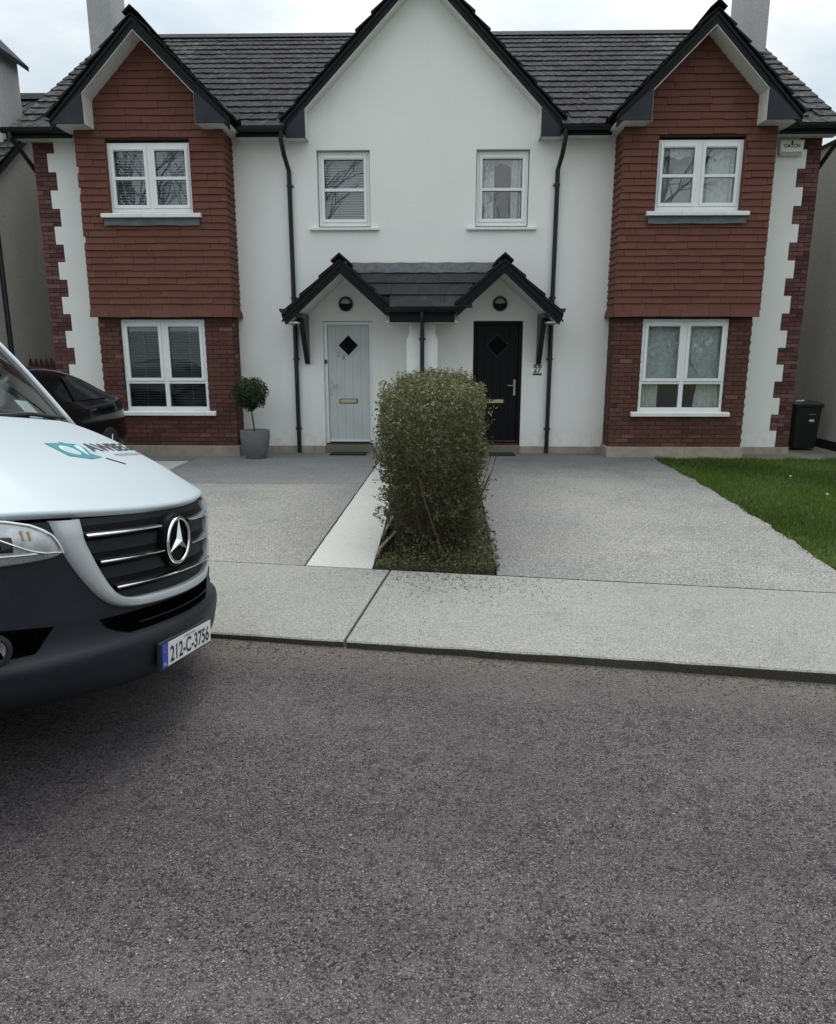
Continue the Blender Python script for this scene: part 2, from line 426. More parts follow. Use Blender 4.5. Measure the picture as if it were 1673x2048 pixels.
class MB:
    """collects geometry, builds one mesh object"""
    def __init__(s, f=None): s.v = []; s.f = []; s.tf = f
    def add(s, vs, fs):
        k = len(s.v)
        s.v += [s.tf(*p) if s.tf else tuple(p) for p in vs]
        s.f += [tuple(i + k for i in f) for f in fs]; return s
    def box(s, x0, x1, y0, y1, z0, z1):
        return s.add([(x0, y0, z0), (x1, y0, z0), (x1, y1, z0), (x0, y1, z0), (x0, y0, z1), (x1, y0, z1), (x1, y1, z1), (x0, y1, z1)],
                     [(0, 3, 2, 1), (4, 5, 6, 7), (0, 1, 5, 4), (1, 2, 6, 5), (2, 3, 7, 6), (3, 0, 4, 7)])
    def prism(s, poly, a0, a1, axis='y'):
        """poly: 2-D outline; extruded along axis (other two axes in order)"""
        n = len(poly)
        def P(q, a):
            return {'y': (q[0], a, q[1]), 'x': (a, q[0], q[1]), 'z': (q[0], q[1], a)}[axis]
        vs = [P(q, a0) for q in poly] + [P(q, a1) for q in poly]
        fs = [tuple(range(n)), tuple(range(2 * n - 1, n - 1, -1))]
        fs += [(i, i + n, (i + 1) % n + n, (i + 1) % n) for i in range(n)]
        return s.add(vs, fs)
    def tube(s, pts, r, n=10, cap=True):
        pts = [Vector(p) for p in pts]; vs = []; fs = []
        rs = r if isinstance(r, (list, tuple)) else [r] * len(pts)
        ref = None
        for i, p in enumerate(pts):
            t = ((pts[min(i + 1, len(pts) - 1)] - pts[max(i - 1, 0)])).normalized()
            if ref is None: ref = t.orthogonal().normalized()
            ref = (ref - t * ref.dot(t)).normalized()
            q = t.cross(ref)
            for k in range(n):
                a = 2 * PI * k / n
                vs.append(tuple(p + (ref * math.cos(a) + q * math.sin(a)) * rs[i]))
        for i in range(len(pts) - 1):
            for k in range(n):
                a, b_ = i * n + k, i * n + (k + 1) % n
                fs.append((a, b_, b_ + n, a + n))
        if cap: fs += [tuple(range(n - 1, -1, -1)), tuple(range((len(pts) - 1) * n, len(pts) * n))]
        return s.add(vs, fs)
    def lathe(s, prof, c, n=24, axis='z'):
        vs = []; fs = []
        for r, h in prof:
            for k in range(n):
                a = 2 * PI * k / n
                x, y = r * math.cos(a), r * math.sin(a)
                vs.append({'z': (c[0] + x, c[1] + y, c[2] + h), 'y': (c[0] + x, c[1] + h, c[2] + y), 'x': (c[0] + h, c[1] + x, c[2] + y)}[axis])
        for i in range(len(prof) - 1):
            for k in range(n):
                a, b_ = i * n + k, i * n + (k + 1) % n
                fs.append((a, b_, b_ + n, a + n))
        fs += [tuple(range(n)), tuple(range((len(prof) - 1) * n, len(prof) * n))]
        return s.add(vs, fs)
    def grid(s, fn, nu, nv):
        vs = [fn(i / nu, j / nv) for j in range(nv + 1) for i in range(nu + 1)]
        fs = [(j * (nu + 1) + i, j * (nu + 1) + i + 1, (j + 1) * (nu + 1) + i + 1, (j + 1) * (nu + 1) + i) for j in range(nv) for i in range(nu)]
        return s.add(vs, fs)
    def mesh(s, name, smooth=False, bevel=0, merge=False):
        me = bpy.data.meshes.new(name)
        me.from_pydata([tuple(p) for p in s.v], [], s.f)
        bm = bmesh.new(); bm.from_mesh(me)
        if merge: bmesh.ops.remove_doubles(bm, verts=bm.verts, dist=1e-4)
        bmesh.ops.recalc_face_normals(bm, faces=bm.faces)
        if bevel:
            es = [e for e in bm.edges if len(e.link_faces) == 2 and e.calc_face_angle(0) > .5]
            bmesh.ops.bevel(bm, geom=es, offset=bevel, segments=2, affect='EDGES', profile=.5)
        bm.to_mesh(me); bm.free()
        if smooth:
            me.polygons.foreach_set('use_smooth', [True] * len(me.polygons))
            if smooth != 'all':
                me.set_sharp_from_angle(angle=math.radians(38))
        return me
    def build(s, name, mat, parent=None, smooth=False, bevel=0, merge=False):
        me = s.mesh(name, smooth, bevel, merge)
        me.materials.append(MATS[mat])
        return link(bpy.data.objects.new(name, me), parent)
def B(name, mat, parent, x0, x1, y0, y1, z0, z1, bevel=0, f=None):
    return MB(f).box(x0, x1, y0, y1, z0, z1).build(name, mat, parent, bevel=bevel)
def struct(o, label=None, cat=None):
    o['kind'] = 'structure'
    if label: o['label'] = label
    if cat: o['category'] = cat
    return o

def text(name, body, mat, parent, origin, xdir, ydir, height, width=None, depth=.002, bold=0.0, surf=None):
    """flat lettering as a mesh: origin = lower-left corner"""
    cu = bpy.data.curves.new(name, 'FONT'); cu.body = body; cu.size = 1; cu.extrude = .0; cu.offset = bold
    o = bpy.data.objects.new(name, cu); COL.objects.link(o)
    dg = bpy.context.evaluated_depsgraph_get()
    me = bpy.data.meshes.new_from_object(o.evaluated_get(dg))
    bpy.data.objects.remove(o)
    co = np.empty(len(me.vertices) * 3); me.vertices.foreach_get('co', co); co = co.reshape(-1, 3)
    mn, mx = co.min(0), co.max(0)
    sy = height / (mx[1] - mn[1]); sx_ = (width / (mx[0] - mn[0])) if width else sy
    X, Y, O = np.array(xdir), np.array(ydir), np.array(origin)
    P = O + ((co[:, 0] - mn[0]) * sx_)[:, None] * X + ((co[:, 1] - mn[1]) * sy)[:, None] * Y
    if surf: P = np.array([surf(p) for p in P])
    me.vertices.foreach_set('co', P.ravel()); me.update()
    me.materials.clear(); me.materials.append(MATS[mat])
    me.name = name
    return link(bpy.data.objects.new(name, me), parent)

def leaves(name, mat, P, N, size, parent=None, aspect=.5, seed=1, vals=None):
    """leaf-sized folded quads: P positions, N facing directions (numpy)"""
    rg = np.random.default_rng(seed); n = len(P)
    N = N / np.linalg.norm(N, axis=1)[:, None]
    T = rg.normal(size=(n, 3)); T -= N * (T * N).sum(1)[:, None]; T /= np.linalg.norm(T, axis=1)[:, None]
    S = np.cross(N, T)
    L = (size * rg.uniform(.65, 1.3, n))[:, None]; Wd = L * aspect
    v0 = P - T * L * .5; v2 = P + T * L * .5
    fold = N * L * .12
    v1 = P + S * Wd * .5 + fold; v3 = P - S * Wd * .5 + fold
    V = np.stack([v0, v1, v2, v3], 1).reshape(-1, 3)
    me = bpy.data.meshes.new(name)
    me.vertices.add(len(V)); me.vertices.foreach_set('co', V.ravel())
    idx = np.arange(n)[:, None] * 4
    tri = np.concatenate([idx + [0, 1, 2], idx + [0, 2, 3]], 1).reshape(-1)
    me.loops.add(len(tri)); me.loops.foreach_set('vertex_index', tri)
    nf = len(tri) // 3
    me.polygons.add(nf); me.polygons.foreach_set('loop_start', np.arange(nf) * 3); me.polygons.foreach_set('loop_total', np.full(nf, 3))
    me.update(); me.validate()
    at = me.attributes.new('v', 'FLOAT', 'POINT')
    vv = rg.random(n) if vals is None else np.clip(vals + rg.normal(0, .16, n), 0, 1)
    at.data.foreach_set('value', np.repeat(vv, 4))
    me.materials.append(MATS[mat])
    return link(bpy.data.objects.new(name, me), parent)


# ------------------------------------------------------------------ ground, road, footpath, drives
def gz(y): return .09 - .08 * min(max((y - 5.3) / 7.0, 0), 1)
def kerb_y(x): return 4.0 - .159 * x
def back_y(x): return 5.322 - .150 * x
def kerb_z(x): return min(max(.047 + .0088 * x, .022), .085)

g = MB().add([(-400, -400, -.14), (400, -400, -.14), (400, 400, -.14), (-400, 400, -.14)], [(0, 1, 2, 3)]).build('ground', 'far_ground')
struct(g, 'wide green ground beneath the estate', 'ground')
ed = Vector((1, -.159, 0)).normalized(); en = Vector((.159, 1, 0)).normalized()
o0 = Vector((0, 4.0, 0))
rv = [o0 + ed * a + en * b_ for a, b_ in ((-60, .05), (60, .05), (60, -7.6), (-60, -7.6))]
road = MB().add([(p.x, p.y, 0) for p in reversed(rv)], [(0, 1, 2, 3)]).build('road', 'road_chip')
struct(road, 'worn purple grey chip sealed road in the foreground', 'road')
# footpath: cast slabs with open joints, low kerb face
fp = MB().add([(-40, kerb_y(-40) + .03, -.05), (40, kerb_y(40) + .03, -.05), (40, back_y(40), -.05), (-40, back_y(-40), -.05)], [(0, 1, 2, 3)]).build('footpath', 'soil')
struct(fp, 'pale concrete footpath with low kerb between road and driveways', 'footpath')
def jline(k):      # slab joints: x at kerb and at back edge
    xk = -.526 + 4.55 * k
    return xk, xk + .20
for k in range(-3, 4):
    a0, a1 = jline(k); b0, b1 = jline(k + 1)
    g_ = .009
    mb = MB()
    nseg = 26
    tops = []
    rg = random.Random(k + 40)
    for i in range(nseg + 1):
        t = i / nseg
        xf = a0 + g_ + (b0 - a0 - 2 * g_) * t; xb = a1 + g_ + (b1 - a1 - 2 * g_) * t
        j = rg.uniform(-.004, .004)
        tops.append(((xf, kerb_y(xf) + j, kerb_z(xf)), (xb, back_y(xb) - .007 + rg.uniform(-.002, .002), .09)))
    vs = []; fs = []
    for f_, bk in tops:
        vs += [(f_[0], f_[1] + .004, -.03), (f_[0], f_[1], f_[2] - .008), (f_[0], f_[1] + .010, f_[2]), (bk[0], bk[1] - .008, bk[2]), (bk[0], bk[1], bk[2] - .008), (bk[0], bk[1], -.03)]
    for i in range(nseg):
        for q in range(5): fs.append((i * 6 + q, (i + 1) * 6 + q, (i + 1) * 6 + q + 1, i * 6 + q + 1))
    fs += [(0, 1, 2, 3, 4, 5), tuple(nseg * 6 + q for q in (5, 4, 3, 2, 1, 0))]
    mb.add(vs, fs)
    mb.build('slab', 'footpath_concrete', fp)
    kb = MB()
    kv = []; kf = []
    for i, (f_, bk) in enumerate(tops):
        kv += [(f_[0], f_[1] - .004, -.02), (f_[0], f_[1] - .004 + rg.uniform(-.003, .003), f_[2] - .006 + rg.uniform(-.005, .002)), (f_[0], f_[1] + .006, f_[2] - .009)]
    for i in range(nseg):
        for q in range(2): kf.append((i * 3 + q, (i + 1) * 3 + q, (i + 1) * 3 + q + 1, i * 3 + q + 1))
    kb.add(kv, kf).build('kerb_face', 'kerb_face', fp)

def pathL(y): return -1.009 + .0281 * (y - 5.473)
def bedL(y): return -.462
def bedR(y): return .484 + .0269 * (y - 5.27)
LE = [(5.0, 3.09), (5.447, 3.13), (6.982, 3.308), (9.432, 3.499), (11.0, 3.555), (11.66, 3.571), (11.9, 3.58)]
def lawnL(y):
    return lawn0(y) + .014 * math.sin(y * 7.3) + .009 * math.sin(y * 19 + 1) + .006 * math.sin(y * 41)
def lawn0(y):
    for (y0, x0), (y1, x1) in zip(LE, LE[1:]):
        if y <= y1: return x0 + (x1 - x0) * (y - y0) / (y1 - y0)
    return LE[-1][1]
def strip(name, mat, fl, fr, y1, parent=None, gap=.006, n=60, y0=None, lift=0.0):
    """ground panel between two long edges, from the footpath's back edge (or y0) to y1"""
    vs = []; fs = []
    for i in range(n + 1):
        t = i / n
        row = []
        for fx, s_ in ((fl, 1), (fr, -1)):
            ys = y0 + gap if y0 is not None else None
            if ys is None:
                y_ = 5.3
                for _ in range(5): y_ = back_y(fx(y_)) + gap
                ys = y_
            y = ys + (y1 - gap - ys) * t
            row.append((fx(y) + s_ * gap * (1 + random.uniform(0, .9)), y, gz(y) + lift))
        vs += [(*row[0][:2], -.08), row[0], row[1], (*row[1][:2], -.08)]
    for i in range(n):
        for q in range(3): fs.append((i * 4 + q, i * 4 + q + 1, (i + 1) * 4 + q + 1, (i + 1) * 4 + q))
    fs += [(0, 1, 2, 3), tuple(n * 4 + q for q in (3, 2, 1, 0))]
    return MB().add(vs, fs).build(name, mat, parent)
c_ = lambda x: (lambda y: x)
dl = empty('driveway', (-2.4, 8, 0)); struct(dl, 'grey concrete driveway of the left house beside the pale strip', 'driveway')
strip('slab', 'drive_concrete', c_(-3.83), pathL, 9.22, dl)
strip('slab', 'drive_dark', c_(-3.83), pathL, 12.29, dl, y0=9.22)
dr = empty('driveway', (2.0, 8, 0)); struct(dr, 'wide grey concrete driveway between the hedge and the lawn', 'driveway')
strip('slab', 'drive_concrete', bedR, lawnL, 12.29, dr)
dn = empty('driveway', (-6, 8, 0)); struct(dn, 'concrete driveway under the parked black car', 'driveway')
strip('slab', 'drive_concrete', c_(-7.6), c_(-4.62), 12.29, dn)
s1 = strip('path', 'new_concrete', pathL, bedL, 12.29); struct(s1, 'pale new concrete strip along the left side of the hedge', 'path')
s2_ = strip('path', 'new_concrete', c_(-4.62), c_(-3.83), 11.23); struct(s2_, 'pale concrete strip between the two left driveways, mostly behind the van', 'path')
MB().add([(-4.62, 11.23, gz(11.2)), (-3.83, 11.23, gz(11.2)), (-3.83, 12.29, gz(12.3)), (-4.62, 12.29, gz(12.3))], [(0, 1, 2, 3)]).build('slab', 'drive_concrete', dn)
bed = strip('planting_bed', 'soil', bedL, bedR, 12.29, gap=.0, lift=-.03); struct(bed, 'dark soil bed under the hedge', 'bed')
lw = strip('lawn', 'lawn_base', lawnL, c_(6.9), 11.60, gap=0.0, lift=.0); struct(lw, 'green lawn right of the wide driveway', 'lawn')
lp = strip('path', 'threshold', lawnL, c_(6.98), 13.6, y0=11.60, lift=-.006, gap=.0); struct(lp, 'narrow concrete path between the lawn and the right bay', 'path')

# grass blades
rg = np.random.default_rng(3)
n = 60000
yy = rg.uniform(5.2, 11.72, n); xl = np.array([lawnL(y) for y in yy])
xx = xl - np.abs(rg.normal(0, .028, n)) * (rg.random(n) < .5) + rg.uniform(0, 1, n) ** 1.15 * (6.9 - xl)
ok = (yy > 5.32 - .15 * xx + .01) & (xx / np.maximum(yy, 1) < .66) & (yy < 11.63 + .08 * np.sin(xx * 9) )
xx, yy = xx[ok], yy[ok]; n = len(xx)
h = rg.uniform(.025, .065, n) * (1 + .35 * np.sin(xx * 3.1) * np.cos(yy * 2.3))
lean = rg.normal(0, .022, (n, 2)); a = rg.uniform(0, PI, n); wd = rg.uniform(.003, .006, n)
z0 = .09 - .08 * np.clip((yy - 5.3) / 7, 0, 1)
V = np.zeros((n, 3, 3))
V[:, 0] = np.stack([xx - np.cos(a) * wd, yy - np.sin(a) * wd, z0], 1)
V[:, 1] = np.stack([xx + np.cos(a) * wd, yy + np.sin(a) * wd, z0], 1)
V[:, 2] = np.stack([xx + lean[:, 0], yy + lean[:, 1], z0 + h], 1)
me = bpy.data.meshes.new('grass'); me.vertices.add(n * 3); me.vertices.foreach_set('co', V.ravel())
me.loops.add(n * 3); me.loops.foreach_set('vertex_index', np.arange(n * 3))
me.polygons.add(n); me.polygons.foreach_set('loop_start', np.arange(n) * 3); me.polygons.foreach_set('loop_total', np.full(n, 3)); me.update()
at = me.attributes.new('v', 'FLOAT', 'POINT')
at.data.foreach_set('value', np.repeat(np.clip(.5 + .25 * np.sin(xx * 2.2 + yy * 1.3) + rg.normal(0, .22, n), 0, 1), 3))
me.materials.append(MATS['grass_blade'])
tag(link(bpy.data.objects.new('grass', me)), 'short green grass blades covering the lawn', 'grass', kind='stuff')

# ------------------------------------------------------------------ the pair of houses
D = 12.3; X0 = -.178
WIN_S = (.836, 1.674, 3.638, 4.785)      # small upper window: u0 u1 z0 z1
DOOR = (.834, 1.650, .00, 2.192)
BW_U = (3.513, 4.787, 3.760, 4.818)      # upper bay window
BW_L = (3.480, 4.835, .725, 2.206)       # lower bay window
UC = 4.115
PB, PT = .435, .52                       # bay brick and tile projections

def panel(mb, us, zs, y0, y1, inside):
    """wall sheet of rectangular cells with real thickness; inside(u,z) says which cells exist"""
    us = sorted(set(round(x, 4) for x in us)); zs = sorted(set(round(x, 4) for x in zs))
    cell = lambda i, j: 0 <= i < len(us) - 1 and 0 <= j < len(zs) - 1 and inside((us[i] + us[i + 1]) / 2, (zs[j] + zs[j + 1]) / 2)
    for i in range(len(us) - 1):
        for j in range(len(zs) - 1):
            if not cell(i, j): continue
            a, b_, c, d = us[i], us[i + 1], zs[j], zs[j + 1]
            mb.add([(a, y0, c), (b_, y0, c), (b_, y0, d), (a, y0, d)], [(0, 1, 2, 3)])
            mb.add([(a, y1, c), (b_, y1, c), (b_, y1, d), (a, y1, d)], [(3, 2, 1, 0)])
            if not cell(i - 1, j): mb.add([(a, y0, c), (a, y1, c), (a, y1, d), (a, y0, d)], [(0, 1, 2, 3)])
            if not cell(i + 1, j): mb.add([(b_, y0, c), (b_, y1, c), (b_, y1, d), (b_, y0, d)], [(3, 2, 1, 0)])
            if not cell(i, j - 1): mb.add([(a, y0, c), (b_, y0, c), (b_, y1, c), (a, y1, c)], [(3, 2, 1, 0)])
            if not cell(i, j + 1): mb.add([(a, y0, d), (b_, y0, d), (b_, y1, d), (a, y1, d)], [(0, 1, 2, 3)])

MESHC = {}
def brick_mesh(w_, h_, d_, mat):
    k = ('b', round(w_, 3), round(h_, 3), round(d_, 3), mat)
    if k not in MESHC:
        me = MB().box(-w_ / 2, w_ / 2, -d_ / 2, d_ / 2, -h_ / 2, h_ / 2).mesh('brick')
        me.materials.append(MATS[mat]); MESHC[k] = me
    return MESHC[k]
def hung_mesh(w_, h_):
    k = ('h', round(w_, 2), round(h_, 3))
    if k not in MESHC:
        w2 = k[1] / 2
        me = MB().prism([(-.026, -.008), (-.022, -.012), (0, -.012), (0, h_), (-.006, h_)], -w2, w2, 'x').mesh('tile')
        me.materials.append(MATS['clay_tile']); MESHC[k] = me
    return MESHC[k]
def tile_mesh(w_, l_, mat, wave=.006, n=10):
    k = ('t', w_, l_, mat)
    if k not in MESHC:
        vs = []; fs = []
        for i in range(n + 1):
            x = -w_ / 2 + w_ * i / n
            z = wave * (math.cos(4 * PI * i / n) * .5 + .5)
            vs += [(x, 0, -.012), (x, 0, z + .016), (x, l_, z + .010)]
        for i in range(n):
            for q in range(2): fs.append((i * 3 + q, (i + 1) * 3 + q, (i + 1) * 3 + q + 1, i * 3 + q + 1))
        fs += [(0, 1, 2), (n * 3 + 2, n * 3 + 1, n * 3)]
        me = MB().add(vs, fs).mesh('tile'); me.materials.append(MATS[mat]); MESHC[k] = me
    return MESHC[k]

def window(house, W, rect, y, kind, glassmat='pane_glass'):
    """white casement window: kind 'pair_bar' (bay upper), 'pair_low' (bay lower), 'single'"""
    u0, u1, z0, z1 = rect; d = .07
    fr = MB(W)
    t = .045
    fr.box(u0, u0 + t, y, y + d, z0, z1).box(u1 - t, u1, y, y + d, z0, z1)
    fr.box(u0 + t, u1 - t, y + .001, y + d, z0, z0 + t + .015).box(u0 + t, u1 - t, y + .001, y + d, z1 - t, z1)
    cells = []
    um = (u0 + u1) / 2
    if kind != 'single':
        fr.box(um - .035, um + .035, y + .001, y + d, z0 + t + .015, z1 - t)
        bays = [(u0 + t, um - .035), (um + .035, u1 - t)]
    else: bays = [(u0 + t, u1 - t)]
    zb = z0 + t + .015; zt = z1 - t
    if kind == 'pair_low':
        zm = z0 + (z1 - z0) * .315
        for a, b_ in bays: fr.box(a, b_, y + .002, y + d, zm - .022, zm + .022)
    wn = fr.build('window', 'pvc_white', house, bevel=.004)
    panes = []
    sash = []
    for a, b_ in bays:
        lo = zb
        if kind == 'pair_low':
            panes.append((a, b_, zb, zm - .022)); lo = zm + .022
        s_ = .048
        ys = y - .014
        sm = MB(W)
        sm.box(a, a + s_, ys, ys + .055, lo, zt).box(b_ - s_, b_, ys, ys + .055, lo, zt)
        sm.box(a + s_, b_ - s_, ys + .001, ys + .055, lo, lo + s_).box(a + s_, b_ - s_, ys + .001, ys + .055, zt - s_ - .02, zt)
        sm.box(a + s_ + .005, b_ - s_ - .005, ys - .012, ys + .0, zt - s_ - .008, zt - s_ + .012)     # trickle vent lip
        if kind in ('pair_bar', 'single'):
            zc = lo + (zt - lo) * .485
            sm.box(a + s_, b_ - s_, ys + .002, ys + .05, zc - .022, zc + .022)
            panes += [(a + s_, b_ - s_, lo + s_, zc - .022), (a + s_, b_ - s_, zc + .022, zt - s_ - .02)]
        else: panes.append((a + s_, b_ - s_, lo + s_, zt - s_ - .02))
        sm.build('sash', 'pvc_white', wn, bevel=.004)
    for a, b_, c, e in panes:
        MB(W).box(a - .004, b_ + .004, y + .026, y + .032, c - .004, e + .004).build('pane', glassmat, wn)
        gk = MB(W)
        for q in ((a, a + .006, c, e), (b_ - .006, b_, c, e), (a + .006, b_ - .006, c, c + .006), (a + .006, b_ - .006, e - .006, e)):
            gk.box(q[0], q[1], y + .018, y + .025, q[2], q[3])
        gk.build('gasket', 'gasket', wn)
    return wn, panes

def quoin_w(z, s):
    k = int((z - .13) / .272)
    return .345 if (k % 2 == 1) else .225

def gable(house, W, uc, zi, zr, half, yb, yback, inner, kb, courses, side, lowcap):
    """one or both slopes of a front gable. zi inner (white) apex, zr roof-top apex, half-run, barge plane yb"""
    part = None
    sl = (1,) if side == 'half' else (-1, 1)
    rf = MB(W)
    for q in sl:
        rf.prism([(uc + q * .0, zr - .075), (uc + q * (half - .03), zr - .075 - (half - .03)), (uc + q * (half - .03), zr - .115 - (half - .03)), (uc, zr - .115)], yb + .02, yback)
    part = rf.build('gable_roof', 'verge_dark', house)
    for q in sl:
        L = half * math.sqrt(2); st = L / courses
        for i in range(courses):
            a = i * st; b_ = (i + 1) * st + .03
            r2 = math.sqrt(.5)
            def pt(s_, h_): return (uc + q * (s_ * r2 + h_ * r2), zr - .07 - s_ * r2 + h_ * r2)
            j = random.uniform(-.006, .006)
            MB(W).prism([pt(a, .0), pt(a, .012), pt(b_, .052 + j), pt(b_, .018 + j)], yb - .03 + random.uniform(-.006, .006), yback).build('tile_course', 'verge_dark', part)
        # bargeboard
        MB(W).prism([(uc, zr - .085), (uc + q * half, zr - .085 - half), (uc + q * half, zi - half + .0), (uc, zi)], yb, yb + .03).build('bargeboard', 'barge_dark', part)
        MB(W).prism([(uc, zr - .115), (uc + q * (half + .0), zr - .115 - half), (uc + q * half, zr - .15 - half), (uc, zr - .15)], yb - .018, yb + .0).build('barge_moulding', 'barge_dark', part)
        # white soffit under the verge
        MB(W).prism([(uc, zi + .012), (uc + q * inner, zi + .012 - inner), (uc + q * inner, zi - .012 - inner), (uc, zi - .012)], yb + .004, inner_back(yb)).build('soffit', 'soffit_white', part)
        # kneeler box at the foot of the verge
        zk = kb
        ztop_in = zi - inner; ztop_out = zi - half + .05
        MB(W).prism([(uc + q * inner, zk), (uc + q * (half - .04), zk), (uc + q * (half - .04), max(ztop_out, zk + .02)), (uc + q * inner, ztop_in + .03)], yb - .004, yb + .026).build('kneeler', 'kneeler_grey', part)
        MB(W).box(*sorted((uc + q * (inner - .012), uc + q * (inner + .012))), yb + .03, inner_back(yb), zk, ztop_in).build('soffit', 'soffit_white', part)
        MB(W).box(*sorted((uc + q * (inner + .0), uc + q * (half - .03))), yb + .028, D - .004, zk, zk + .02).build('soffit', 'soffit_white', part)
        if lowcap:
            MB(W).box(*sorted((uc + q * (half - .055), uc + q * (half - .035))), yb + .03, D - .01, zk + .02, zk + .14).build('fascia', 'barge_dark', part)
    # ridge tiles
    n = 5; ln = (yback - yb) / n
    for i in range(n):
        w_ = .105; dz = random.uniform(0, .008)
        pr = [(uc - (w_ if side != 'half' else 0), zr - .075 + dz), (uc, zr + .02 + dz), (uc + w_, zr - .075 + dz), (uc + w_ + .015, zr - .062 + dz), (uc, zr + .042 + dz), (uc - (w_ + .015 if side != 'half' else 0), zr - .062 + dz)]
        if side == 'half': pr = [(uc, zr + .03 + dz), (uc + w_, zr - .10 + dz), (uc + w_ + .02, zr - .085 + dz), (uc, zr + .055 + dz)]
        MB(W).prism(pr, yb - .035 + i * ln, yb - .035 + (i + 1) * ln - .008).build('ridge_tile', 'verge_dark', part)
    return part
def inner_back(yb): return D - .003 if yb > 11.8 else D - PT + .01

def pipe(W, parent, pts, r=.034, collars=(), mat='pipe_green', name='downpipe'):
    p = MB(W).tube(pts, r, 12).build(name, mat, parent, smooth=True)
    for u, y, z in collars:
        MB(W).tube([(u, y, z - .02), (u, y, z + .02)], r + .009, 12).box(u - .055, u + .055, y + r - .005, y + r + .02, z - .012, z + .012).build('collar', mat, p, smooth=True)
    return p

